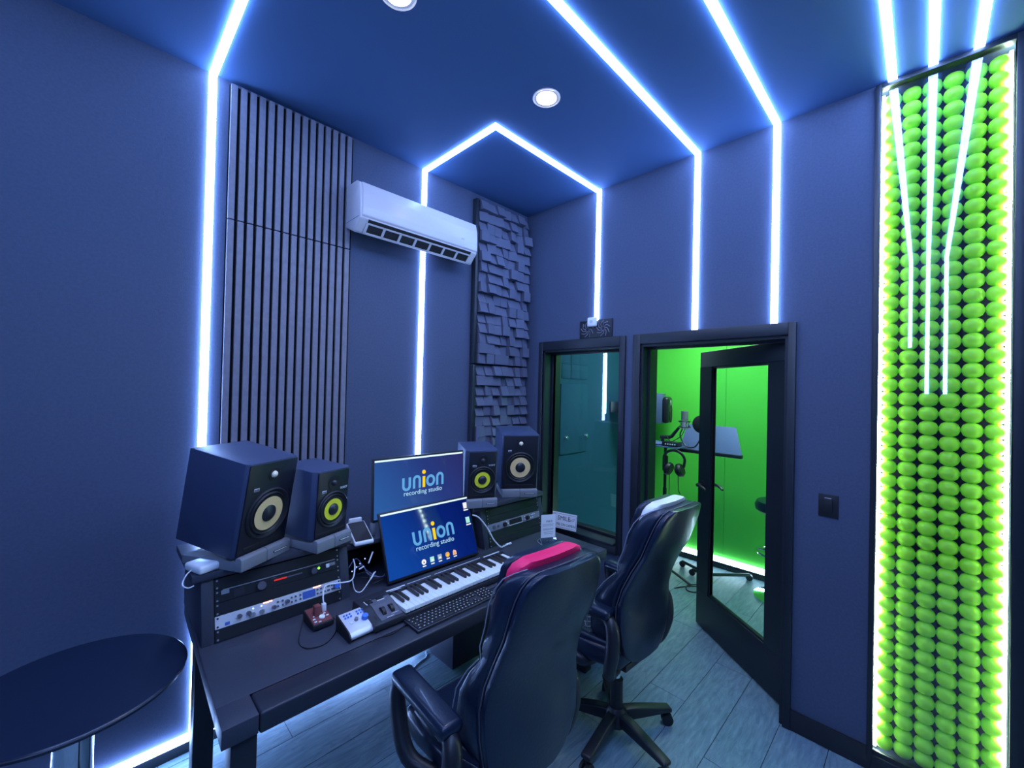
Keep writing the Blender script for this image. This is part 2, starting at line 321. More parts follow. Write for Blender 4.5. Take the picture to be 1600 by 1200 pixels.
for x, yv, pw, l_ in ((-.98, -1.03, 8, 'round warm downlight in the ceiling, in full view'), (-1.763, -.985, 8, 'round warm downlight cut off by the top edge of the photo'), (-.905, -1.99, 6, 'round downlight just above the top edge, before the lime panel')):
    t = thing('recessed_downlight', l_, 'ceiling light', (x, yv, H))
    MB().lathe([(.059, -.004), (.059, -.001), (.068, -.001), (.068, -.004), (.065, -.006), (.059, -.004)], 28).build('trim_ring', X['white'], t)
    MB().lathe([(0, -.006), (.03, -.0055), (.060, -.003)], 28).build('lens', X['warm'], t)
    l = bpy.data.lights.new('lamp', 'SPOT'); l.energy = pw; l.color = (1, .76, .5); l.spot_size = math.radians(125); l.spot_blend = .6; l.shadow_soft_size = .05
    lo = bpy.data.objects.new('lamp', l); COL.objects.link(lo); lo.parent = t; lo.location = (0, 0, -.03)
t = thing('booth_ceiling_light', 'square white ceiling light inside the green booth', 'ceiling light', (1.0, -1.1, 2.55))
MB().box(-.3, .3, -.3, .3, -.02, 0, .004).build('housing', X['white'], t)
MB().box(-.27, .27, -.27, .27, -.024, -.02).build('diffuser', emat('booth_lamp', (.68, .92, 1.0), 28.0), t)

# ================================================================== LEFT WALL: slats, air conditioner, diffusers
for z0, z1, l in ((2.452, 3.09, 'upper dark vertical slat acoustic panel under the ceiling'), (.06, 2.447, 'lower dark vertical slat acoustic panel behind the left loudspeakers')):
    t = thing('slat_panel', l, 'acoustic panel', (-2.09, -.002, z0))
    MB().box(0, .6, -.006, 0, 0, z1-z0).build('felt_backing', X['felt'], t)
    me = MB().box(0, .0265, -.022, -.006, 0, z1-z0, .0012, 1).mesh('slat', X['slat'])
    for i in range(15): link('slat', me, t, (.004+i*.0398, 0, 0))
t = thing('air_conditioner', 'white wall-mounted split air conditioner above the monitors', 'air conditioner', (-1.115, 0, 2.525))
L2 = .41
prof = [(-.004, .05), (-.128, -.006), (-.14, -.004), (-.198, .056), (-.2, .12), (-.196, .2), (-.18, .255), (-.14, .275), (-.004, .278)]
MB().prism(prof, -L2, L2, 'x', .006, seg=3).build('casing', X['acw'], t)
MB().prism([(-.199, .064), (-.206, .075), (-.2075, .12), (-.203, .2), (-.188, .256), (-.178, .25), (-.19, .2), (-.192, .08)], -L2+.012, L2-.004, 'x', .003).build('front_panel', X['acw'], t)
ou = MB().prism([(-.1995, .056), (-.14, -.0055), (-.136, -.001), (-.195, .06)], -L2+.05, L2-.05, 'x'); ou.build('outlet_slot', X['dark'], t)
gr = MB()
nv = Vector((0, -.0615, -.0595)).normalized()
p0 = Vector((0, -.1995, .056)); p1 = Vector((0, -.14, -.0055))
def slatbar(xa, xb, ta, tb, th):
    A = p0.lerp(p1, ta); B = p0.lerp(p1, tb); v = []
    for x in (xa, xb):
        for q in (A, B): v += [(x, q.y+nv.y*.001, q.z+nv.z*.001), (x, q.y+nv.y*th, q.z+nv.z*th)]
    return v, [(0, 1, 3, 2), (4, 6, 7, 5), (0, 4, 5, 1), (2, 3, 7, 6), (1, 5, 7, 3), (0, 2, 6, 4)]
gr.add(*slatbar(-L2+.045, L2-.045, .88, 1.0, .005)); gr.add(*slatbar(-L2+.05, L2-.05, .22, .32, .005))
for i in range(8): xx = -L2+.05+i*(2*L2-.1)/7; gr.add(*slatbar(xx-.007, xx+.007, .22, 1.0, .005))
gr.build('louvre', X['acw'], t)
MB().box(-L2-.0012, L2+.0012, -.19, -.02, .066, .068).build('seam', X['stand'], t)
MB().tube([(.27, -.2075, .118), (.275, -.2075, .128), (.28, -.2075, .12), (.287, -.2075, .13), (.293, -.2075, .118)], .0018, 6).build('emblem', X['badge'], t)
random.seed(11)
def block(dx, dz, h, kx, kz):
    a, c = .5*dx-.0008, .5*dz-.0008
    top = lambda x, z: -(h+kx*x/dx+kz*z/dz)
    q = [(-a, -c), (a, -c), (a, c), (-a, c)]
    return MB().add([(x, 0, z) for x, z in q]+[(x, top(x, z), z) for x, z in q], [(3, 2, 1, 0), (4, 5, 6, 7), (0, 1, 5, 4), (1, 2, 6, 5), (2, 3, 7, 6), (3, 0, 4, 7)])
bl = []
for i in range(14):
    h = .018+.0035*((i*5) % 14); k = i % 5
    bl.append(block(.0745, .0745, h, (0, .018, -.018, 0, 0)[k], (-.03, -.012, -.012, 0, -.034)[k]).mesh('block', X['block']))
for z0, l in ((1.855, 'upper black skyline diffuser of square blocks in the corner'), (.645, 'lower black skyline diffuser of square blocks behind the right loudspeakers')):
    t = thing('skyline_diffuser', l, 'acoustic panel', (-.56, -.002, z0))
    MB().box(0, .545, -.012, 0, 0, 1.2).build('backing', X['felt'], t)
    MB().box(-.028, -.002, -.045, 0, -.002, 1.2, .002).build('edge_trim', X['frame'], t)
    for r in range(16):
        if z0 < 1 and r < 6: continue
        for c in range(7): link('block', random.choice(bl), t, (.012+.0375+c*.075, -.012, .0375+r*.075))

# ================================================================== RIGHT WALL fittings
t = thing('wall_plate', 'dark ornamental square vent plate above the booth window', 'wall plate', (0, -.695, 2.053))
MB().box(-.012, 0, -.135, .135, 0, .125, .002).build('plate', X['frame'], t)
for c in (-.066, .066):
    g = MB()
    for k in range(9):
        a = 2*PI*k/9; g.tube([(-.013, c+.012*math.cos(a), .06+.012*math.sin(a)), (-.018, c+.035*math.cos(a+.35), .06+.035*math.sin(a+.35)), (-.013, c+.056*math.cos(a+.9), .06+.056*math.sin(a+.9))], .003, 5, smoothpath=3)
    g.build('fan_rosette', X['slat'], t)
t = thing('security_camera', 'small white square camera over the vent plate at the end of a strip', 'camera', (-.019, -.682, 2.128))
MB().box(-.028, 0, -.036, .036, 0, .066, .01, 3).build('housing', X['white'], t)
MB().lathe([(.012, 0), (.012, .003), (.008, .004), (0, .002)], 20, T(-.028, 0, .035) @ Matrix.Rotation(-PI/2, 4, 'Y')).build('lens', X['badge'], t)
t = thing('light_switch', 'black wall switch plate between the door and the lime panel', 'switch', (0, -2.033, 1.094))
MB().box(-.006, 0, -.039, .039, 0, .109, .003).build('plate', X['rubber'], t)
MB().box(-.011, -.006, -.017, .017, .02, .088, .002).build('rocker', X['rubber'], t)
MB().box(-.0115, -.006, -.012, .014, .09, .0935).build('indicator', X['badge'], t)
# lime panel: ovoid pods in six columns behind an acrylic sheet, lit from both edges
t = thing('pod_panel', 'tall backlit wall panel of lime green egg-shaped pods behind acrylic', 'wall panel', (0, -2.4, 0))
MB().box(.128, .16, -.205, .202, NZ0, NZ1).build('backing', X['felt'], t)
MB().box(-.022, .02, .195, .215, NZ0, NZ1, .002).box(-.022, .02, -.235, -.198, NZ0, NZ1, .002).box(-.022, .02, -.198, .195, NZ1-.02, NZ1, .002).box(-.022, .02, -.198, .195, NZ0, NZ0+.03, .002).build('frame', X['frame'], t)
MB().box(.002, .006, -.198, .195, NZ0+.03, NZ1-.02).build('acrylic_sheet', X['acry'], t)
for s in (-1, 1): MB().box(.036, .066, s*.190-.005, s*.190+.005, NZ0+.04, NZ1-.03).build('edge_light', X['ledt'], t)
pr_ = []
for i in range(9):
    q = -1+i/4; rr_ = (max(0, 1-abs(q)**2.3))**.55
    pr_.append((rr_*.0325 if 0 < i < 8 else 0, q*.0348))
me = MB().lathe(pr_, 14, Matrix.Rotation(PI/2, 4, 'X')).mesh('pod', X['pod'])
NR = 48
for r in range(NR):
    for c in range(6): link('pod', me, t, (.056, .161-c*.0645, .118+r*.0622), (random.uniform(-.04, .04), 0, random.uniform(-.05, .05)))

# ================================================================== DESK
t = thing('studio_desk', 'charcoal studio desk with two sloped rack bays and raised shelves', 'desk', (0, 0, 0))
DZ = .74
MB().prism([(-2.242, -.923), (-2.218, -.14), (-.345, -.14), (-.345, -.923)], .685, DZ, 'z', .003).prism([(-2.246, -1.03), (-2.242, -.923), (-2.1565, -.923), (-2.1565, -1.03)], .685, DZ, 'z', .003).box(-.432, -.345, -1.03, -.923, .685, DZ, .003).build('desktop', X['desk'], t)
MB().box(-2.1545, -.434, -1.032, -.926, .680, DZ+.001, .008, 3).build('front_rail', X['deskrail'], t)
for x0 in (-2.222, -1.727): MB().prism([(-.567, DZ), (-.516, .96), (-.15, .96), (-.15, DZ)], x0, x0+.038, 'x', .002).build('rack_side', X['desk'], t)
for x0 in (-.898, -.398): MB().prism([(-.567, DZ), (-.516, .96), (-.15, .96), (-.15, DZ)], x0, x0+.038, 'x', .002).build('rack_side', X['desk'], t)
MB().box(-2.25, -1.676, -.53, -.13, .96, .985, .003).build('shelf', X['desk'], t)
MB().box(-.965, -.345, -.53, -.13, .96, .985, .003).build('shelf', X['desk'], t)
MB().box(-1.676, -.965, -.488, -.13, .915, .937, .003).build('shelf', X['desk'], t)
MB().box(-2.184, -1.727, -.2, -.19, DZ, .96).box(-.86, -.398, -.2, -.19, DZ, .96).box(-1.689, -.898, -.16, -.15, DZ, .915).build('back_panel', X['rackblk'], t)
for x0, y0 in ((-2.222, -1.02), (-2.222, -.45), (-.425, -.95)): MB().box(x0, x0+.065, y0, y0+.065, 0, .685, .003).build('leg', X['frame'], t)
MB().box(-2.21, -2.18, -.955, -.45, .1, .14, .002).build('stretcher', X['frame'], t)
MB().box(-.975, -.36, -.39, -.15, .0, .685, .003).build('pedestal', X['desk'], t)
for x0 in (-2.1835, -1.7395, -.8595, -.4105):
    h = MB()
    for k in range(15): h.cyl((x0+.006, -.5665+.0149*k*.229+.004, DZ+.008+.0149*k*.973), (x0+.006, -.5665+.0149*k*.229-.002, DZ+.0075+.0149*k*.973), .0028, 8)
    MB().prism([(-.563, DZ), (-.513, .955), (-.51, .955), (-.56, DZ)], x0, x0+.0125, 'x').build('rack_rail', X['rackblk'], t)
RX = -.2307
def rackunit(name, label, cat, x0, x1, v0, v1, m, group=None, dep=.12):
    u = thing(name, label, cat, (0, -.5655, DZ), (RX, 0, 0), group)
    MB().box(x0, x1, -.004, .0, v0+.0006, v1-.0006, .0008, 1).box(x0+.014, x1-.014, 0, dep if v0 > .03 else .004, v0+.003, v1-.003).build('faceplate', X[m], u)
    s = MB()
    for xx in (x0+.008, x1-.008):
        for vv in ((v0+.008, v1-.008) if v1-v0 > .03 else ((v0+v1)/2,)): s.cyl((xx, -.0038, vv), (xx, -.0062, vv), .0034, 10)
    (s.build('screw', X['rackmetal' if m != 'silver' else 'rubber'], u))['kind'] = 'stuff'
    return u
LX0, LX1 = -2.1825, -1.7285; U = .0444
rackunit('rack_blank', 'black blank rack panel lowest in the left rack', 'rack panel', LX0, LX1, .001, U, 'rackblk')
u = rackunit('audio_interface', 'silver rack audio interface with blue display in the left rack', 'audio interface', LX0, LX1, U, 2*U, 'silver')
for xx, vv in ((.075, .024), (.105, .024), (.19, .017), (.238, .022)): MB().cyl((LX0+xx, -.004, U+vv), (LX0+xx, -.018, U+vv), .0075, 14).build('knob', X['knob'], u)
(MB().cyl((LX0+.118, -.004, U+.014), (LX0+.118, -.012, U+.014), .009, 16).cyl((LX0+.148, -.004, U+.014), (LX0+.148, -.012, U+.014), .009, 16).build('input_socket', X['rackmetal'], u))['kind'] = 'stuff'
k = MB()
for xx in (.205, .222, .255, .27, .288, .355, .37, .385, .398): 
    for vv in (.014, .030): k.cyl((LX0+xx, -.004, U+vv), (LX0+xx, -.008, U+vv), .0038, 10)
(k.build('button', X['midip'], u))['kind'] = 'stuff'
k = MB()
for xx in (.411, .423, .435-.004):
    for vv in (.014, .030): k.cyl((LX0+xx-.008, -.004, U+vv), (LX0+xx-.008, -.007, U+vv), .0032, 8)
(k.build('socket_dot', X['rubber'], u))['kind'] = 'stuff'
MB().box(LX0+.297, LX0+.347, -.0055, -.003, U+.008, U+.036).box(LX0+.03, LX0+.045, -.0055, -.003, U+.006, U+.016).build('display', X['lcd'], u)
MB().cyl((LX0+.434, -.004, U+.024), (LX0+.434, -.02, U+.024), .011, 18).build('volume_knob', X['bluek'], u)
MB().cyl((LX0+.12, -.004, U+.034), (LX0+.12, -.006, U+.034), .003, 8).cyl((LX0+.148, -.004, U+.034), (LX0+.148, -.006, U+.034), .003, 8).build('lamp', X['bluedot'], u)
(MB().box(LX0+.155, LX0+.185, -.0052, -.004, U+.040, U+.0425).box(LX0+.34, LX0+.37, -.0052, -.004, U+.040, U+.0425).build('amber_bar', X['amber'], u))['kind'] = 'stuff'  # two thin bars of amber emission along the faceplate's top edge
rackunit('rack_blank', 'black blank rack panel between the silver unit and the power unit', 'rack panel', LX0, LX1, 2*U, 3*U, 'rackblk')
u = rackunit('power_conditioner', 'black rack power conditioner with red meter and steel edge', 'power conditioner', LX0, LX1, 3*U, 4*U, 'rackblk')
(MB().box(LX0+.025, LX1-.02, -.0065, -.002, 4*U-.0045, 4*U-.001).box(LX0+.02, LX0+.045, -.007, -.003, 3*U+.026, 4*U-.004).box(LX1-.045, LX1-.02, -.007, -.003, 3*U+.02, 4*U-.012).build('steel_edge', X['rackmetal'], u))['kind'] = 'stuff'
MB().box(LX0+.06, LX0+.095, -.0055, -.003, 3*U+.008, 3*U+.034).build('outlet', X['midi'], u)
for xx, r_ in ((.15, .015), (.345, .012)): MB().cyl((LX0+xx, -.004, 3*U+.02), (LX0+xx, -.016, 3*U+.02), r_, 20).build('knob', X['knob'], u)
MB().box(LX0+.195, LX0+.24, -.0055, -.003, 3*U+.021, 3*U+.0265).build('meter', X['red'], u)
(MB().box(LX0+.24, LX0+.30, -.0055, -.003, 3*U+.021, 3*U+.0265).box(LX0+.185, LX0+.205, -.0052, -.003, 3*U+.0335, 3*U+.0355).box(LX0+.36, LX0+.374, -.0052, -.003, 3*U+.033, 3*U+.037).build('scale', X['midip'], u))['kind'] = 'stuff'
MB().cyl((LX0+.366, -.004, 3*U+.024), (LX0+.366, -.007, 3*U+.024), .005, 10).build('lamp', X['green'], u)
MB().box(LX0+.395, LX0+.41, -.008, -.003, 3*U+.016, 3*U+.032, .002).build('power_switch', X['legend'], u)
rackunit('rack_blank', 'black blank rack panel topmost in the left rack', 'rack panel', LX0, LX1, 4*U, .2185, 'rackblk')
RX0, RX1 = -.859, -.3985
rackunit('rack_blank', 'black blank rack panel lowest in the right rack', 'rack panel', RX0, RX1, .001, U, 'rackblk')
rackunit('rack_blank', 'black blank rack panel just under the preamplifier in the right rack', 'rack panel', RX0, RX1, U, 2*U, 'rackblk')
u = rackunit('rack_preamplifier', 'grey rack preamplifier with dark display in the right rack', 'preamplifier', RX0, RX1, 2*U, 2*U+.0425, 'pad')
V = 2*U
MB().box(RX0+.18, RX0+.29, -.0055, -.003, V+.006, V+.036).build('display', X['dark'], u)
MB().box(RX0+.176, RX0+.294, -.0048, -.003, V+.003, V+.006).box(RX0+.29, RX0+.294, -.0048, -.003, V+.003, V+.039).build('display_bezel', X['legend'], u)
for xx in (.135, .335): MB().cyl((RX0+xx, -.004, V+.02), (RX0+xx, -.02, V+.02), .0125, 18).build('knob', X['rubber'], u)
k = MB()
for xx, vv in ((.365, .03), (.38, .03), (.395, .03), (.41, .03), (.372, .014), (.39, .014), (.155, .03), (.165, .02), (.155, .012), (.318, .03), (.318, .012)): k.cyl((RX0+xx, -.004, V+vv), (RX0+xx, -.007, V+vv), .0036, 8)
(k.build('button', X['legend'], u))['kind'] = 'stuff'
MB().cyl((RX0+.05, -.004, V+.02), (RX0+.05, -.009, V+.02), .012, 18).cyl((RX0+.085, -.004, V+.02), (RX0+.085, -.009, V+.02), .008, 18).build('socket', X['knob'], u)
rackunit('rack_blank', 'black blank rack panel just over the preamplifier in the right rack', 'rack panel', RX0, RX1, V+.0425, V+.085, 'rackblk')
rackunit('rack_blank', 'black blank rack panel topmost in the right rack', 'rack panel', RX0, RX1, V+.085, .2185, 'rackblk')
t = thing('usb_hub', 'dark box with blue indicator lamps under the middle shelf', 'hub', (-1.56, -.36, DZ+.001))
MB().box(-.07, .07, 0, .1, 0, .11, .004).build('case', X['rackblk'], t)
k = MB()
for xx, zz in ((-.03, .015), (-.008, .03), (.01, .042), (.035, .06)): k.cyl((xx, -.001, zz), (xx, .001, zz), .0032, 8)
k.build('lamp', X['bluedot'], t)

# ================================================================== LOUDSPEAKERS and pads
def speaker(name, label, x, y, z, yw, tilt, w, h, d, big):
    # root at the front bottom edge; local -y is the front
    t = thing(name, label, 'loudspeaker', (x, y, z), (tilt, 0, yw), 'monitor loudspeakers')
    a = w/2; bv = .012 if big else .02
    pts = [(-a, d), (a, d), (a, bv), (a-bv, .0), (-a+bv, 0), (-a, bv)]
    MB().prism(pts, 0, h, 'z', .004).build('cabinet', X['vinyl'], t)
    bf = MB().box(-a+bv*.8, a-bv*.8, -.004, .004, .006, h-.006, .003); bf.build('baffle', X['baffle'], t)
    R = Matrix.Rotation(PI/2, 4, 'X')
    ck = .90 if big else .80
    wz = h*(.41 if big else .405); wr = w*(.36 if big else .36)
    MB().lathe([(wr*1.14, 0), (wr*1.14, .006), (wr*1.08, .010), (wr*1.0, .007), (wr*.96, .004), (wr*.90, .009), (wr*.84, .004), (wr*.62, .003)], 40, T(0, -.003, wz) @ R).build('surround', X['rubber'], t)
    MB().lathe([(wr*.83*ck, .0058), (wr*.6*ck, .002), (wr*.33*ck, -.002)], 40, T(0, -.004, wz) @ R).build('cone', X['cone' if big else 'yel'], t)
    MB().lathe([(wr*.38, .0), (wr*.36, .008), (wr*.25, .015), (wr*.1, .0185), (0, .019)], 28, T(0, -.004, wz) @ R).build('dust_cap', X['cap'], t)
    tz = h*(.845 if big else .80)
    MB().lathe([(.026 if big else .03, 0), (.026 if big else .03, .003), (.016, .0008)], 28, T(0, -.0035, tz) @ R).build('waveguide', X['rubber'], t)
    MB().lathe([(.0135, .0), (.012, .006), (.007, .010), (0, .0115)], 20, T(0, -.004, tz) @ R).build('tweeter', X['tweet' if big else 'cap'], t)
    bx, bz = (-a*.58, h*.71) if big else (-a*.5, h*.69)
    bd = MB().box(bx-.012, bx+.012, -.0058, -.003, bz-.006, bz+.006, .001, 1).build('badge', X['badge'], t)
    text('KRK', .010, X['ink'], bd, T(bx, -.0062, bz-.0036) @ FACE_Y)
    if not big:
        text('ROKIT', .013, X['legend'], t, T(a*.55, -.0062, h*.685) @ FACE_Y)
    MB().box(-a*.72, a*.72, -.0055, 0, h*.055, h*.095, .002).build('port', X['dark'], t)
    return t
def isopad(label, x, y, yw, w, d, hh=.05):
    t = thing('isolation_pad', label, 'speaker pad', (x, y, .9865), (0, 0, yw), 'foam speaker pads')
    a = w/2
    for sgn, nm in ((-1, 'pad_half'), (1, 'pad_half')):
        x0, x1 = (-a, -.001) if sgn < 0 else (.001, a)
        MB().prism([(-.032, 0), (-.032, hh-.008), (-.026, hh), (-.010, hh), (-.004, hh-.006), (-.004, .036), (d-.03, .030), (d-.03, 0)], x0, x1, 'x', .0015).build(nm, X['pad'], t)
    MB().box(a*.25, a*.85, -.0345, -.032, hh*.38, hh*.52, .001, 1).build('name_strip', X['rubber'], t)
    MB().box(a*.29, a*.81, -.0352, -.0345, hh*.43, hh*.48).build('name_strip_print', X['legend'], t)
    return t
sp = [('large black loudspeaker with beige cone at the left end of the desk', -2.035, -.522, 1.03, .524, .171, .245, .355, .28, True, 'grey foam pad under the large left loudspeaker'),
      ('small black loudspeaker with yellow cone beside the card reader', -1.782, -.555, 1.03, .335, .06, .19, .286, .235, False, 'grey foam pad under the small left loudspeaker'),
      ('small black loudspeaker with yellow cone right of the rear monitor', -.905, -.529, 1.03, -.436, .105, .195, .286, .235, False, 'grey foam pad under the small right loudspeaker'),
      ('large black loudspeaker with beige cone at the right end by the window', -.566, -.511, 1.03, -.60, .105, .243, .355, .30, True, 'grey foam pad under the large right loudspeaker')]
for l, x, yv, z, yw, ti, w_, h_, d_, big, pl in sp:
    speaker('monitor_loudspeaker', l, x, yv, z, yw, ti, w_, h_, d_, big)
    isopad(pl, x, yv, yw, w_*.93, d_)

# ================================================================== MONITORS
def union_logo(parent, cx_, z0, sc=1.0):
    def stroke(pts, w, closed=False):
        bb = MB(); P = [Vector((p[0], p[1])) for p in pts]; n = len(P); L = []; R_ = []
        for i in range(n):
            tt = (P[(i+1) % n]-P[i-1]) if closed else (P[min(i+1, n-1)]-P[max(i-1, 0)])
            tt.normalize(); nn = Vector((-tt.y, tt.x))*w/2; L.append(P[i]+nn); R_.append(P[i]-nn)
        vs = [(cx_+(q.x-.125)*sc, -.0016, z0+q.y*sc) for q in L+R_]+[(cx_+(q.x-.125)*sc, -.0002, z0+q.y*sc) for q in L+R_]; m2 = 2*n; fs = []
        for i in range(n if closed else n-1):
            j = (i+1) % n; fs += [(i, j, n+j, n+i), (m2+i, m2+n+i, m2+n+j, m2+j), (i, m2+i, m2+j, j), (n+i, n+j, m2+n+j, m2+n+i)]
        return bb.add(vs, fs)
    W = .0135
    def ush(x, w_, flip):
        r = w_/2; pts = [(x, .062), (x, r)]+[(x+r-r*math.cos(PI*k/8), r-r*math.sin(PI*k/8)) for k in range(1, 8)]+[(x+w_, r), (x+w_, .062)]
        return [(2*x+w_-p[0], .062-p[1]) for p in pts] if flip else pts
    a = MB()
    for s_ in (stroke(ush(.006, .037, False), W), stroke(ush(.068, .034, True), W), stroke(ush(.211, .034, True), W),
               stroke([(.169+.0215*math.cos(2*PI*k/24), .031+.0245*math.sin(2*PI*k/24)) for k in range(24)], W, True)): a.add(s_.v, s_.f)
    a.build('logo', SCR['sky'], parent)
    a = MB(); a.add(*[(lambda s_: (s_.v, s_.f))(stroke([(.127, 0), (.127, .058)], .0155))][0])
    a.lathe([(.0108*sc, 0), (.0108*sc, .0014), (0, .0014)], 24, T(cx_+.002*sc, -.0002, z0+.081*sc) @ Matrix.Rotation(PI/2, 4, 'X'), smooth=False)
    a.build('logo_i', SCR['yellow'], parent)
    text('recording studio', .0345*sc, SCR['pale'], parent, T(cx_, -.0012, z0-.031*sc) @ FACE_Y, xs=1.02, depth=.0004)
def monitor(label, loc, rx, rz, w_, h_, front):
    t = thing('computer_monitor', label, 'monitor', loc, (rx, 0, rz), 'computer monitors')
    MB().box(-w_/2, w_/2, .0, .02, 0, h_, .003).box(-w_/2+.05, w_/2-.05, .02, .036, .04, h_-.04, .006).build('case', X['rubber'], t)
    sc_ = MB().box(-w_/2+.007, w_/2-.007, -.0005, .004, .012, h_-.008).build('screen', SCR['front' if front else 'rear'], t)
    MB().box(-w_/2+.008, w_/2-.008, -.0014, -.0004, h_-.0175, h_-.009).build('menu_bar', SCR['bar'], sc_)
    union_logo(sc_, .012 if front else .01, .138 if front else .135)
    if front:
        for i, (xx, m_) in enumerate(((-.073, 'white'), (-.024, 'mint'), (.0225, 'grey'), (.071, 'orange'), (.117, 'salmon'))):
            g = MB()
            if i in (0, 3): g.lathe([(.013, 0), (.013, .0012), (0, .0012)], 20, T(xx, 0, .048) @ Matrix.Rotation(PI/2, 4, 'X'), smooth=False)
            elif i == 4: g.prism([(xx-.012, .036), (xx+.012, .036), (xx+.010, .056), (xx-.004, .062), (xx-.010, .054)], -.0012, -.0002, 'y')
            else: g.box(xx-.012, xx+.012, -.0012, -.0002, .037, .061)
            ic = g.build('desktop_icon', SCR[m_], sc_)
            g = MB()
            if i == 0: g.prism([(xx-.005, .043), (xx+.005, .043), (xx, .053)], -.002, -.0013, 'y')
            elif i == 4: g.box(xx-.006, xx+.005, -.002, -.0013, .040, .051)
            else: g.box(xx-.006, xx+.006, -.002, -.0013, .041, .049)
            g.build('icon_mark', SCR[('purple', 'white', 'white', 'yellow', 'orange')[i]], ic)
            MB().box(xx-.010, xx+.010, -.0012, -.0002, .026, .031).build('icon_caption', SCR['white'], ic)
        for xx, zz, m_ in ((w_/2-.032, h_-.055, 'white'), (w_/2-.032, h_-.135, 'mint')):
            ic = MB().box(xx-.013, xx+.013, -.0012, -.0002, zz-.014, zz+.018).build('desktop_icon', SCR[m_], sc_)
            MB().box(xx-.015, xx+.017, -.0012, -.0002, zz-.026, zz-.019).build('icon_caption', SCR['white'], ic)
    return t
t = monitor('rear computer monitor showing the studio logo, on the middle shelf', (-1.264, -.462, 1.004), -.03, -.035, .547, .310, False)
MB().box(-.10, .10, -.02, .16, -.061, -.052, .003).box(-.03, .03, .037, .05, -.056, .12, .003).build('stand', X['nylon'], t)
MB().box(-.273, -.255, .0, .03, -.061, -.002, .004).build('foot', X['pad'], t)
t = monitor('front computer monitor with logo and desktop icons, leaning back behind the piano keyboard', (-1.25, -.602, .752), -.365, -.01, .548, .325, True)
MB().box(-.12, .12, .0205, .04, .008, .035, .003).box(-.08, .08, .0365, .05, .03, .14, .003).build('stand', X['nylon'], t)

# ================================================================== PIANO KEYBOARD
t = thing('piano_keyboard', 'black four-octave piano controller keyboard in front of the monitors', 'keyboard', (-1.745, -.905, DZ+.001))
KW = .815
MB().prism([(0.004, 0.006), (0, .02), (.0, .032), (.04, .036), (.10, .055), (.14, .06), (.195, .056), (.2, .01), (.19, .004)], 0, .13, 'x', .003).build('control_end', X['midi'], t)
MB().box(.128, KW, .0, .2, .005, .026, .003).box(.128, KW, .152, .2, .02, .058, .004).box(KW-.006, KW, .02, .2, .02, .05, .002).build('body', X['midi'], t)
MB().prism([(.015, .0345), (.038, .0375), (.098, .0565), (.135, .0615), (.136, .0585), (.10, .0535), (.04, .0345), (.015, .0315)], .035, .125, 'x').build('control_plate', X['midip'], t)
wk = MB().box(.0004, .0229, 0, .145, .0, .016, .0015, 1).mesh('white_key', X['key'])
n_w = 29; kx0 = .131; kp = (KW-.007-kx0)/n_w
for i in range(n_w): o = link('white_key', wk, t, (kx0+i*kp, .004, .031)); o.scale = (kp/.0233, 1, 1)
bk = MB().prism([(0, 0), (.002, .011), (.09, .013), (.09, 0)], -.0055, .0055, 'x', .0012, seg=1).mesh('black_key', X['bkey'])
for i in range(n_w-1):
    if i % 7 in (0, 1, 3, 4, 5): link('black_key', bk, t, (kx0+(i+1)*kp, .058, .0465))
wh = MB().cyl((-.007, 0, 0), (.007, 0, 0), .022, 20)
for xx in (.062, .098): link('wheel', wh.mesh('wheel', X['rubber']), t, (xx, .062, .037))
(MB().box(.025, .05, .118, .145, .058, .064, .002).box(.07, .10, .125, .14, .06, .0645, .002).build('button', X['rubber'], t))['kind'] = 'stuff'
k = MB().box(.035, .055, .147, .15, .0592, .0605).box(.022, .026, .115, .146, .0592, .061).box(.068, .10, .118, .121, .0595, .0612).box(.06, .09, .018, .021, .037, .0372).box(.085, .115, .030, .032, .0385, .0388).box(.135, .225, .165, .172, .058, .0586).box(.235, .36, .167, .170, .058, .0586).box(.38, .66, .166, .169, .058, .0586).box(.68, .79, .158, .166, .058, .0592).box(.145, .20, .155, .159, .058, .0586)
(k.build('printing', X['legend'], t))['kind'] = 'stuff'

# ================================================================== COMPUTER KEYBOARD
t = thing('computer_keyboard', 'slim dark computer keyboard on the front edge of the desk', 'keyboard', (-1.622, -1.006, DZ+.0025), (0, 0, .005))
MB().box(0, .418, 0, .114, .0, .008, .002).build('body', X['alu'], t)
k = MB(); lg = MB(); random.seed(3)
for r in range(6):
    yy = .006+r*.0178; x = .006; hh = .0125 if r < 5 else .0105
    while x < .412:
        if .272 < x < .280: x = .284
        if .334 < x < .342: x = .346
        ww = .0158
        if r == 0 and .08 < x < .09: ww = .095
        if x < .01: ww = (.021, .034, .028, .022, .0158, .0158)[r]
        if .284 <= x < .335 and r in (2,) or (.284 <= x < .335 and r == 1 and not .30 < x < .32): x += .018; continue
        e = min(x+ww, .414); k.box(x, e, yy, yy+hh+.003, .007, .0105); lg.box((x+e)/2-.0022, (x+e)/2+.0022, yy+.006, yy+.0095, .0105, .0107); x += ww+.0022
o = k.build('keys', X['rubber'], t); o['kind'] = 'stuff'
o = lg.build('key_legends', X['legend'], t); o['kind'] = 'stuff'
tag(MB().tube([(-1.735, -.93, .7435), (-1.70, -.945, .7435), (-1.66, -.935, .7435), (-1.56, -.9, .7435), (-1.5, -.885, .7435), (-1.43, -.878, .7435)], .0018, 6, smoothpath=5).build('keyboard_cable', X['cable']), 'thin dark cable lying between the two keyboards', 'cable')

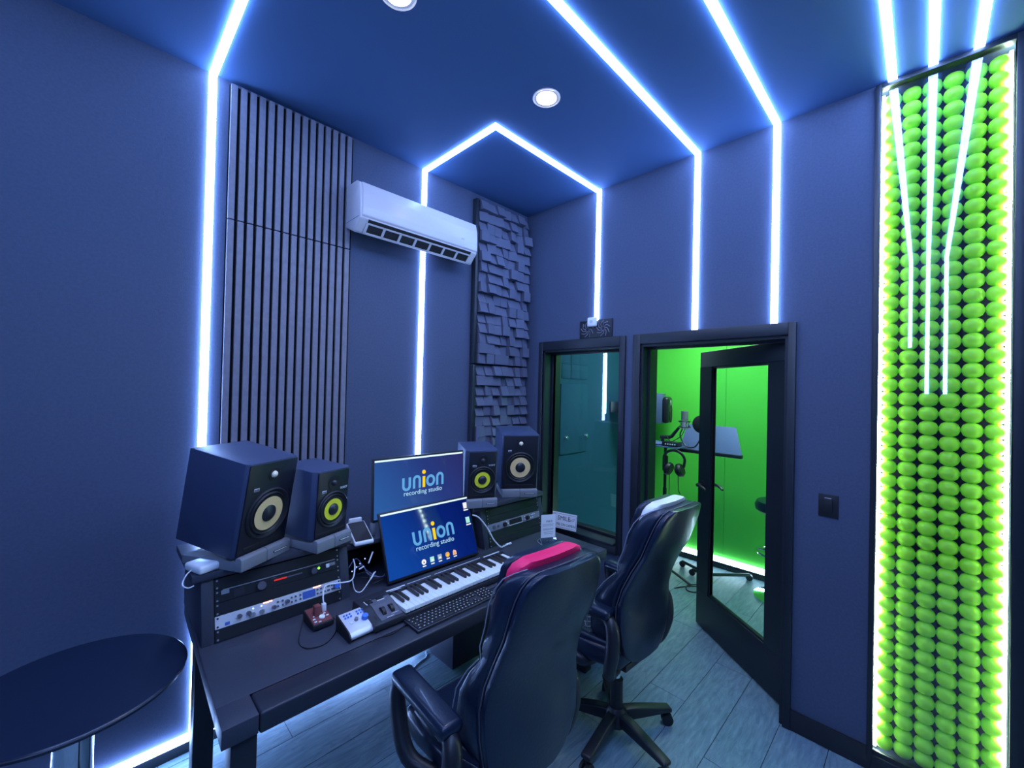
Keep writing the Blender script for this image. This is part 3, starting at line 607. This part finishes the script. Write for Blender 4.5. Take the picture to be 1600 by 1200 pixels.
# ================================================================== DESK GADGETS
t = thing('monitor_controller', 'small silver desktop control box with blue volume knob', 'controller', (-1.836, -.893, DZ+.001), (0, 0, .03))
CW, CD = .118, .115
MB().prism([(0.002, .008), (0, .018), (.012, .03), (CD, .056), (CD, .004), (.01, .004)], .004, CW-.004, 'x', .003).build('case', X['silver'], t)
for x0 in (0, CW-.006): MB().prism([(-.002, .002), (-.004, .02), (.012, .034), (CD+.003, .060), (CD+.003, 0), (.01, 0)], x0, x0+.006, 'x', .0015).build('side_cheek', X['rubber'], t)
MT = T(0, .012, .03) @ Matrix.Rotation(math.atan2(.026, .103), 4, 'X')
k = MB()
for i in range(3):
    for j in range(2):
        for x0 in (.022, .072): k.lathe([(.0036, 0), (.0036, .004), (0, .0045)], 10, MT @ T(x0+i*.011, .075+j*.013, .0005))
(k.build('button', X['bluek'], t))['kind'] = 'stuff'
MB().lathe([(.0125, 0), (.0115, .014), (0, .0145)], 20, MT @ T(.084, .043, .0005)).build('volume_knob', X['bluek'], t)
MB().lathe([(.0075, 0), (.0065, .009), (0, .0095)], 16, MT @ T(.053, .05, .0005)).build('knob', X['pad'], t)
MB().box(.026, .037, .038, .048, .0, .003, .001, m=MT).build('power_button', X['legend'], t)
t = thing('headphone_amplifier', 'small black box with maroon top, jack plug and white cable plugged in', 'amplifier', (-1.905, -.735, DZ+.001), (0, 0, .02))
MB().prism([(0, .006), (0, .022), (.11, .042), (.11, .002), (.004, .002)], 0, .078, 'x', .003).build('case', X['rubber'], t)
MT = T(0, 0, .0225) @ Matrix.Rotation(math.atan2(.02, .11), 4, 'X')
MB().box(.004, .074, .006, .104, 0, .0012, m=MT).build('top_panel', X['maroon'], t)
MB().lathe([(.011, 0), (.0105, .004), (0, .0045)], 18, MT @ T(.044, .035, .001)).build('knob', X['legend'], t)
k = MB()
for xx, yy in ((.014, .018), (.014, .034), (.02, .05), (.058, .05), (.064, .034), (.028, .012)): k.box(xx-.005, xx+.005, yy-.003, yy+.003, .001, .004, .001, 1, m=MT)
(k.build('button', X['legend'], t))['kind'] = 'stuff'
tag(MB().box(-1.886, -1.862, -.690, -.665, .768, .812, .003).build('power_plug', X['maroon']), 'maroon plug standing in the small black box', 'plug')
tag(MB().tube([(-1.903, -.62, .76), (-1.93, -.69, .77), (-1.965, -.76, .7435), (-1.955, -.82, .7435), (-1.90, -.835, .7435), (-1.845, -.79, .744), (-1.822, -.745, .755), (-1.828, -.70, .762)], .0018, 6, smoothpath=6).build('headphone_lead', X['cable']), 'thin dark lead looping over the desk in front of the left rack', 'cable')
t = thing('usb_cable', 'white cable plugged into the maroon-topped box and running under the monitor', 'cable', (0, 0, 0))
MB().box(-1.852, -1.836, -.676, -.66, .775, .805, .002).build('plug', X['white'], t)
MB().tube([(-1.844, -.668, .80), (-1.842, -.655, .83), (-1.815, -.61, .845), (-1.76, -.60, .835), (-1.70, -.60, .83), (-1.665, -.55, .86), (-1.65, -.5, .875)], .0028, 8, smoothpath=6).build('lead', X['wcable'], t)
t = thing('lightning_cable', 'white cable hanging in a loop from beside the left rack behind the piano keyboard', 'cable', (0, 0, 0))
MB().tube([(-1.69, -.585, .82), (-1.68, -.59, .775), (-1.655, -.60, .765), (-1.61, -.58, .79), (-1.565, -.55, .81)], .0022, 8, smoothpath=6).build('lead', X['wcable'], t)
for a, c in (((-1.60, -.575, .795), (-1.572, -.553, .808)), ((-1.63, -.52, .83), (-1.605, -.515, .834)), ((-1.585, -.52, .845), (-1.545, -.48, .875))): MB().cyl(a, c, .0034, 8).build('plug', X['white'], t)
random.seed(8)
for i in range(4):
    z = .745+.0
    tag(MB().tube([(-1.68+.02*i, -.52, .85-.02*i), (-1.62+.02*i, -.47-.02*i, .86-.03*i), (-1.58, -.5-.02*i, .80-.012*i), (-1.53+.015*i, -.55, .775), (-1.49+.01*i, -.54, .82)], .0022, 6, smoothpath=6).build('patch_cable', X['stand' if i < 2 else 'cable']), ('grey lead arching highest in the cable tangle right of the left rack', 'grey lead lower in the cable tangle right of the left rack', 'black lead in the cable tangle right of the left rack', 'black lead nearest the front monitor in the cable tangle')[i], 'cable', 'tangled cables beside the front monitor')
t = thing('network_hub', 'small white rounded-square hub on the left end of the raised shelf', 'hub', (-2.2, -.477, .9865), (0, 0, .35))
MB().box(-.05, .05, -.05, .05, 0, .03, .010, 3).build('case', X['white'], t)
tag(MB().tube([(-2.243, -.49, .999), (-2.262, -.505, .99), (-2.275, -.52, .965), (-2.262, -.54, .955), (-2.246, -.545, .96)], .0022, 8, smoothpath=5).build('hub_cable', X['wcable']), 'short white cable curling from the white hub off the shelf end', 'cable')
t = thing('card_reader', 'white payment terminal with black touch screen on the middle shelf', 'card reader', (-1.605, -.46, .937), (0, 0, -.12))
MB().prism([(-.075, .004), (-.075, .02), (.065, .075), (.068, .004)], -.044, .044, 'x', .006, seg=3).build('body', X['white'], t)
MT = T(0, -.075, .0205) @ Matrix.Rotation(math.atan2(.055, .14), 4, 'X')
MB().box(-.038, .038, .008, .142, 0, .0012, m=MT).build('screen', X['dark'], t)
MB().box(-.03, .03, .058, .074, .06, .092, .004).build('receipt_slot', X['white'], t)
t = thing('stylus', 'short white stylus lying in front of the card reader', 'pen', (-1.646, -.512, .985+.006), (0, 0, -.9))
t.location = (-1.652, -.474, .9435)
MB().cyl((-.028, 0, 0), (.012, 0, 0), .006, 10).build('barrel', X['white'], t); MB().cyl((.012, 0, 0), (.024, 0, 0), .0045, 10, .003).build('tip', X['rubber'], t); MB().cyl((.024, 0, 0), (.03, 0, 0), .003, 8).build('end_ball', X['white'], t)
t = thing('white_lead', 'white cable arching from the front monitor down to the desk by the right rack', 'cable', (0, 0, 0))
MB().tube([(-.978, -.545, .955), (-.935, -.555, .93), (-.89, -.578, .865), (-.86, -.60, .80), (-.825, -.62, .757), (-.785, -.605, .7465), (-.755, -.602, .7465)], .004, 8, smoothpath=6).build('lead', X['wcable'], t)
MB().cyl((-.76, -.602, .7485), (-.725, -.606, .7495), .0065, 10).build('plug', X['white'], t)
# acrylic sign holder with a notice, and the camera notice
t = thing('sign_holder', 'clear acrylic stand holding a white printed notice at the right of the desk', 'sign', (-.537, -.735, DZ+.001), (0, 0, -.45))
MB().tube([(-.052, -.04, .002), (-.052, .04, .002), (-.052, .004, .03), (-.052, -.004, .03)], .0012, 5, closed=True).tube([(.052, -.04, .002), (.052, .04, .002), (.052, .004, .03), (.052, -.004, .03)], .0012, 5, closed=True).tube([(-.052, -.04, .002), (.052, -.04, .002)], .0014, 5).build('edge_glint', X['legend'], t)  # white tubes stand in for light caught along the acrylic edges
MB().box(-.05, .05, -.003, .003, .028, .175).prism([(-.04, 0), (.04, 0), (.005, .03), (-.005, .03)], -.052, .052, 'x').build('stand', X['acryl'], t)
p = MB().box(-.048, .048, -.0042, -.0032, .034, .173).build('notice', X['paper'], t)
text('WI-FI', .018, X['ink'], p, T(.006, -.0046, .126) @ FACE_Y, depth=.0002)
k = MB()
for z, a, c in ((.112, -.038, .038), (.104, -.038, .030), (.086, -.034, .036), (.080, -.034, .030), (.066, -.03, .032), (.056, -.026, .03)): k.box(a, c, -.0045, -.004, z, z+.003)
(k.build('print_lines', X['inkg'], p))['kind'] = 'stuff'
t = thing('camera_notice', 'white card sign reading SMILE leaning against the booth window', 'sign', (-.262, -.655, DZ), (-.12, 0, -1.36))
MB().box(-.10, .08, 0, .004, 0, .105, .001, 1).build('card', X['paper'], t)
text('SMILE', .04, X['ink'], t, T(-.012, -.0006, .056) @ FACE_Y, xs=.95)
text("YOU'RE ON CAMERA", .0235, X['ink'], t, T(-.012, -.0006, .02) @ FACE_Y, xs=.80)
MB().box(-.096, .076, -.0006, 0, .008, .0095).box(-.096, .076, -.0006, 0, .0955, .097).box(.0745, .076, -.0006, 0, .008, .097).build('border', X['ink'], t)
MB().tube([(.03, -.0006, .062), (.045, -.0006, .07), (.064, -.0006, .078), (.066, -.0006, .070), (.05, -.0006, .060), (.03, -.0006, .062)], .0012, 5).build('camera_drawing', X['ink'], t)

# ================================================================== OFFICE CHAIRS
def chair(label, loc, rz, band, quilt, lift=0, lean=0, arm=.25):
    t = thing('office_chair', label, 'chair', loc, (0, 0, rz), 'high-backed office chairs'); arm_y = -.02 if lift == 0 else -.045
    prof = [(.43, .09), (.445, .135), (.48, .175), (.54, .202), (.62, .213), (.70, .213), (.78, .207), (.86, .199), (.94, .197), (1.02, .193), (1.07, .185), (1.105, .172), (1.13, .152), (1.143, .12)]
    YB = [(.43, -.175), (.56, -.187), (.64, -.178), (.72, -.170), (.80, -.186), (.88, -.213), (.95, -.245), (1.05, -.266), (1.15, -.283), (1.25, -.298)]
    def yb(z):
        for (a_, p_), (b_, q_) in zip(YB, YB[1:]):
            if z <= b_: return p_+(q_-p_)*max(0, z-a_)/(b_-a_)-lean*max(0, (z-.6)/.55)
        return YB[-1][1]-lean
    def ring(z, w_, y0, y1, wrap=.03, e=.28, n=28):
        R_ = []
        for k in range(n):
            a = 2*PI*k/n; c, s = math.cos(a), math.sin(a)
            x = w_*math.copysign(abs(c)**e, c); q = (math.copysign(abs(s)**(e*1.2), s)+1)/2
            R_.append((x, y0+(y1-y0)*q+wrap*(x/.22)**2, z))
        return R_
    MB().loft([ring(z, w_, yb(z), yb(z)+.03) for z, w_ in prof]).build('back_shell', X['leather'], t)
    up_ = [(.80, .196, .02), (.83, .197, .05), (.88, .199, .075), (.95, .198, .088), (1.02, .194, .096), (1.07, .186, .092), (1.105, .173, .08), (1.128, .155, .056), (1.14, .125, .04)]
    MB().loft([ring(z, w_, yb(z)+.03, yb(z)+.03+d_, .035) for z, w_, d_ in up_]).build('upper_cushion', X['leather'], t)
    lo_ = [(.44, .12, .10), (.48, .172, .15), (.54, .199, .165), (.62, .21, .15), (.70, .21, .125), (.78, .205, .09), (.84, .199, .06), (.90, .196, .035)]
    MB().loft([ring(z, w_, yb(z)+.03, yb(z)+.03+d_, .04) for z, w_, d_ in lo_]).build('lower_cushion', X['leather'], t)
    hp = [(.94, .12), (.955, .145), (1.01, .158), (1.08, .16), (1.125, .156), (1.145, .142), (1.157, .11)]
    lab(MB().loft([ring(z, w_, yb(z)+.075, yb(z)+.13, .03) for z, w_ in hp]).build('headrest_band', X[band], t), 'pink headrest band' if band == 'pink' else 'white headrest band')
    MB().loft([ring(z-.003, w_*.95, yb(z)+.132, yb(z)+.165, .03) for z, w_ in hp]).build('headrest_cushion', X['leather'], t)
    pts = [(-w_, yb(z)+.030+.03*(w_/.22)**2, z) for z, w_ in prof]+[(0, yb(1.147)+.03, 1.146)]+[(w_, yb(z)+.03+.03*(w_/.22)**2, z) for z, w_ in prof[::-1]]
    MB().tube(pts, .0026, 6).build('shell_piping', X['pipedark'], t)
    for s in (-1, 1):
        MB().tube([(s*w_*.995, yb(z)+.03+d_+.03*(w_/.22)**2, z) for z, w_, d_ in up_[1:]], .0022, 6).build('front_piping', X['pipe'], t)
        MB().tube([(s*w_*.995, yb(z)+.03+d_+.035*(w_/.22)**2, z) for z, w_, d_ in lo_[1:-1]], .0022, 6).build('front_piping', X['pipe'], t)
    # seat
    MB().prism([(-.19, -.14), (.19, -.14), (.235, .0), (.25, .2), (.24, .30), (-.24, .30), (-.25, .2), (-.235, .0)], .405, .50, 'z', .03, seg=4).build('seat', X['leather'], t)
    for s in (-1, 1): MB().tube([(s*.165, -.08, .488), (s*.205, .08, .496), (s*.205, .24, .492)], [.026, .03, .026], 10, smoothpath=4).build('seat_bolster', X['leather'], t)
    if quilt:
        q = MB()
        for i in range(-6, 7):
            for sg in (-1, 1):
                x0 = i*.06; pts = []
                for k in range(9):
                    yv = -.14+k*.045; xv = x0+sg*(yv-.05)
                    if abs(xv) < .16: pts.append((xv, yv, .5025))
                if len(pts) > 1: q.tube(pts, .0016, 5)
        (q.build('quilt_stitching', X['pipe'], t))['kind'] = 'stuff'
    MB().box(-.13, .13, -.13, .13, .375, .407, .006).build('tilt_mechanism', X['nylon'], t)
    for s in (-1, 1):
        xx = s*(arm if s < 0 else min(arm, .235))
        f = MB().tube([(s*.15, -.05, .42), (s*.225, -.06, .43), (xx+s*.006, -.085, .53), (xx, -.08, .63), (xx-s*.01, -.04, .668), (xx-s*.01, .08, .672), (xx-s*.01, .22, .672), (xx, .26, .655), (xx+s*.008, .245, .58), (xx+s*.006, .17, .47), (s*.235, .08, .43), (s*.16, .06, .42)], [.022, .026, .03, .03, .027, .024, .024, .027, .028, .027, .025, .022], 10, smoothpath=5)
        fo = f.build('arm_frame', X['nylon'], t, (0, arm_y, -.028))
        a = MB().box(-.04, .04, -.07, .27, .668, .712, .018, 4, m=T(xx-s*.01, 0, 0)); a.build('arm_pad', X['leather'], t, (0, arm_y, -.028))
        MB().tube([(xx-s*.01-.034, -.05, .695), (xx-s*.01-.034, .25, .695)], .0022, 5).tube([(xx-s*.01+.034, -.05, .695), (xx-s*.01+.034, .25, .695)], .0022, 5).build('arm_piping', X['pipedark'], t, (0, arm_y, -.028))
    for o in t.children: o.location.z += lift
    MB().cyl((0, 0, .27), (0, 0, .38+lift), .017, 20).build('gas_lift', X['chrome'], t)
    MB().cyl((0, 0, .12), (0, 0, .27), .03, 20).build('column_cover', X['nylon'], t)
    MB().lathe([(.05, .055), (.055, .07), (.05, .12), (.035, .14)], 24).build('hub', X['nylon'], t)
    for k in range(5):
        a = math.radians(-31-72*k)-rz; m_ = Matrix.Rotation(a, 4, 'Z')
        lg_ = MB().prism([(.03, .068), (.03, .125), (.10, .122), (.28, .092), (.30, .088), (.30, .068)], -.024, .024, 'y', .007, seg=3, m=m_).build('leg', X['nylon'], t)
        cs = MB()
        ca = m_ @ Vector((.285, 0, 0))
        cs.cyl((ca.x, ca.y, .045), (ca.x, ca.y, .072), .008, 10)
        d_ = m_ @ Vector((.35, 1, 0)).normalized(); 
        for s in (-1, 1): cs.cyl(ca+d_*(s*.006)+Vector((0, 0, .027)), ca+d_*(s*.02)+Vector((0, 0, .027)), .027, 18)
        cs.build('caster', X['rubber'], lg_)
    return t
chair('high-backed black leather office chair with pink headrest band, nearest the camera', (-1.447, -1.31, 0), -.06, 'pink', False, 0, .02, .295)
chair('high-backed black leather office chair with white headrest band, by the open door', (-.668, -1.30, 0), -.05, 'wleather', True, .04, .07, .235)

# ================================================================== ROUND TABLE
t = thing('round_table', 'black round pedestal table with chrome column beside the left wall', 'table', (-2.53, -.447, 0))
MB().lathe([(0, .682), (.272, .682), (.281, .685), (.282, .697), (.279, .70), (0, .70)], 64).build('table_top', X['top'], t)
MB().lathe([(.2815, .691), (.2835, .694), (.2815, .697)], 64).build('edge_band', X['alu'], t)
MB().lathe([(.05, .01), (.05, .66), (.09, .681)], 32).build('column', X['chrome'], t)
MB().lathe([(.19, 0), (.19, .008), (.07, .02), (.05, .03)], 40).build('base', X['chrome'], t)

# ================================================================== THE BOOTH
t = thing('wall_hatch', 'dark hatch panel with two round knobs on the booth wall behind the window', 'hatch', (.485, 0, 1.08))
MB().box(0, .42, -.012, 0, 0, .65, .003).build('panel', X['teal'], t)
for xx in (.07, .385): MB().lathe([(.016, 0), (.014, .006), (.009, .014), (.017, .026), (.012, .034), (0, .035)], 18, T(xx, -.012, .155) @ Matrix.Rotation(PI/2, 4, 'X')).build('knob', X['chrome'], t)
t = thing('acoustic_tiles', 'square grey acoustic tiles high on the booth wall behind the window', 'acoustic tile', (.36, 0, 1.78))
random.seed(21)
for i in range(4):
    for j in range(3):
        MB().box(i*.135+.001, i*.135+.134, -random.uniform(.004, .014), 0, j*.135+.001, j*.135+.134, .003).build('tile', X['teal'], t)
t = thing('wall_loudspeaker', 'black wall loudspeaker in the green booth beside the door frame', 'loudspeaker', (1.34, 0, 1.365), (0, 0, .3))
MB().box(-.10, .14, -.535, -.15, 0, .295, .004).build('cabinet', X['stand'], t)
MB().box(-.105, .145, -.60, -.535, .005, .265, .03, 3).build('front_baffle', X['baffle'], t)
MB().box(-.03, .03, -.15, -.012, .08, .2, .003).build('wall_bracket', X['nylon'], t)
R = Matrix.Rotation(PI/2, 4, 'X')
MB().lathe([(.085, 0), (.085, .006), (.07, .004), (.03, -.002), (0, .004)], 28, T(.02, -.60, .095) @ R).build('woofer', X['rubber'], t)
MB().lathe([(.03, 0), (.03, .004), (.012, .002), (0, .006)], 20, T(.02, -.60, .205) @ R).build('tweeter', X['badge'], t)
t = thing('microphone_stand', 'black floor stand with tray and boom arm in the green booth', 'stand', (1.2, -.675, 0))
MB().cyl((0, 0, .03), (0, 0, .80), .017, 14).build('lower_tube', X['nylon'], t)
MB().cyl((0, 0, .78), (0, 0, 1.18), .013, 14).cyl((0, 0, .96), (0, 0, 1.09), .024, 14).build('upper_tube', X['nylon'], t)
for a in (.5, 2.6, 4.6): MB().cyl((0, 0, .10), (.26*math.cos(a), .26*math.sin(a), .012), .011, 10).build('leg', X['nylon'], t)
MB().box(-.11, .06, -.16, .14, 1.18, 1.19, .003).build('tray', X['stand'], t)
MB().cyl((0, .03, 1.19), (0, .03, 1.265), .014, 12).tube([(0, .05, 1.26), (0, -.03, 1.265), (0, -.055, 1.275), (0, -.12, 1.36)], [.016, .018, .016, .012], 10).build('boom_arm', X['nylon'], t)
t = thing('booth_interface', 'small black mixer box with bright buttons on the booth tray', 'audio interface', (1.13, -.80, 1.191))
MB().box(-.02, .08, -.02, .12, 0, .042, .004).build('case', X['nylon'], t)
k = MB()
for i in range(5): k.cyl((-.018, .0+i*.021, .022), (-.026, .0+i*.021, .022), .006, 10)
k.build('knob', X['legend'], t)
t = thing('booth_device', 'grey rounded device on the booth tray left of the mixer box', 'device', (1.17, -.60, 1.191))
MB().lathe([(.075, 0), (.078, .015), (.06, .03), (0, .034)], 24).build('body', X['stand'], t)
t = thing('condenser_microphone', 'silver studio microphone with shock mount in the green booth', 'microphone', (1.2, -.845, 1.36))
MB().cyl((0, 0, .075), (0, 0, .15), .030, 18).build('grille', X['pad'], t); MB().cyl((0, 0, -.01), (0, 0, .075), .027, 18).build('body', X['badge'], t)
k = MB()
for z in (.01, .06): k.tube([(.05*math.cos(2*PI*i/16), .05*math.sin(2*PI*i/16), z) for i in range(16)], .004, 6, closed=True)
for i in range(4): a = PI/4+i*PI/2; k.tube([(.05*math.cos(a), .05*math.sin(a), .01), (.03*math.cos(a), .03*math.sin(a), .035), (.05*math.cos(a), .05*math.sin(a), .06)], .003, 5)
k.build('shock_mount', X['nylon'], t)
t = thing('pop_filter', 'round black pop filter beside the booth microphone', 'pop filter', (1.12, -1.02, 1.41))
mm_ = Matrix.Rotation(PI/2, 4, 'Y') @ Matrix.Rotation(.0, 4, 'X')
MB().lathe([(0, -.008), (.06, -.006), (.076, 0), (.06, .006), (0, .008)], 32, mm_).build('mesh_disc', X['mesh'], t)
MB().tube([(0, 0, -.075), (.0, .01, -.13), (.01, .06, -.20), (.03, .14, -.20), (.05, .20, -.12), (.07, .19, -.06)], .006, 8, smoothpath=6).build('gooseneck', X['nylon'], t)
t = thing('headphones', 'black headphones hanging under the booth tray', 'headphones', (1.1, -.80, 1.158))
MB().tube([(0, -.085, -.13), (0, -.092, -.06), (0, -.06, -.012), (0, 0, .006), (0, .06, -.012), (0, .092, -.06), (0, .085, -.13)], .012, 8, smoothpath=5, flat=.7).build('headband', X['nylon'], t)
for s in (-1, 1): MB().lathe([(.0, -.026), (.042, -.026), (.058, -.010), (.058, .014), (.046, .028), (0, .028)], 20, T(0, s*.05, -.16) @ Matrix.Rotation(PI/2+s*.35, 4, 'X')).build('ear_cup', X['rubber'], t)
tag(MB().tube([(1.1, -.76, 1.0), (1.1, -.76, .8), (1.1, -.755, .55), (1.1, -.76, .35), (1.13, -.72, .02), (1.2, -.63, .006)], .003, 6, smoothpath=4).build('headphone_cable', X['cable']), 'thin black cable hanging from the booth headphones', 'cable')
tag(MB().tube([(1.1, -.835, 1.0), (1.1, -.84, .9), (1.1, -.845, .82), (1.1, -.86, .79)], .0035, 6, smoothpath=4).build('hanging_plug_lead', X['cable']), 'short dark lead with jack plug dangling below the booth headphones', 'cable')
tag(MB().tube([(1.15, -.60, 1.175), (1.14, -.575, 1.02), (1.13, -.60, .7), (1.12, -.55, .35), (1.16, -.5, .01)], .004, 6, smoothpath=5).build('stand_cable', X['cable']), 'black cable drooping from the booth tray left of the stand', 'cable')
tag(MB().tube([(1.17, -.70, 1.28), (1.12, -.75, 1.24), (1.08, -.80, 1.25), (1.1, -.86, 1.30), (1.15, -.87, 1.36)], .0035, 6, smoothpath=6).build('microphone_cable', X['cable']), 'black cable looping from the booth microphone to its arm', 'cable')
tag(MB().tube([(1.02, -.86, .006), (1.10, -.90, .006), (1.2, -.98, .006), (1.18, -1.03, .006), (1.08, -1.01, .006), (1.06, -.95, .008), (1.14, -.92, .010), (1.22, -.97, .012), (1.26, -1.04, .006)], .005, 8, smoothpath=6).build('coiled_cable', X['cable']), 'coiled dark cable on the floor inside the booth doorway', 'cable')
t = thing('music_stand', 'wide grey music stand with dark lower lip in the green booth', 'music stand', (1.32, -1.02, 0))
v = [(-.035, -.27, 1.16), (-.035, .25, 1.16), (.09, .235, 1.385), (.09, -.185, 1.385)]
MB().add(v+[(p[0]+.006, p[1], p[2]-.004) for p in v], [(0, 1, 2, 3), (7, 6, 5, 4), (0, 4, 5, 1), (1, 5, 6, 2), (2, 6, 7, 3), (3, 7, 4, 0)]).build('desk', X['stand'], t)
MB().box(-.075, -.03, -.275, .255, 1.14, 1.168, .002).build('lip', X['nylon'], t)
MB().cyl((.03, 0, .05), (.03, 0, 1.25), .014, 12).build('pole', X['nylon'], t)
for p in ((.08, .16), (.36, -.236), (.2, .3)): MB().cyl((.03, 0, .075), (p[0], p[1], .05), .014, 10).cyl((p[0], p[1], .05), (p[0], p[1], .028), .01, 8).cyl((p[0]-.012, p[1], .028), (p[0]+.012, p[1], .028), .028, 14).build('leg', X['nylon'], t)
t = thing('bar_stool', 'black padded stool with chrome foot ring behind the glazed door', 'stool', (1.5, -1.54, 0))
MB().lathe([(0, .70), (.17, .70), (.195, .72), (.2, .76), (.185, .79), (0, .80)], 40).build('seat', X['leather'], t)
MB().cyl((0, 0, .02), (0, 0, .70), .028, 20).build('column', X['chrome'], t)
MB().tube([(.18*math.cos(2*PI*i/28), .18*math.sin(2*PI*i/28), .37) for i in range(28)], .01, 8, closed=True).cyl((0, -.03, .37), (0, -.18, .37), .009, 8).cyl((0, .03, .37), (0, .18, .37), .009, 8).build('foot_ring', X['chrome'], t)
MB().lathe([(.2, 0), (.2, .008), (.08, .022), (.03, .035)], 40).build('base', X['chrome'], t)
# cable scrap on the floor under the desk
tag(MB().tube([(-1.17, -.2, .004), (-1.15, -.225, .004), (-1.08, -.2, .004), (-1.03, -.19, .004), (-1.012, -.17, .006), (-1.0, -.15, .008), (-.99, -.155, .006)], .004, 8, smoothpath=5).build('floor_cable', X['wcable']), 'short white cable lying on the floor beneath the desk', 'cable')
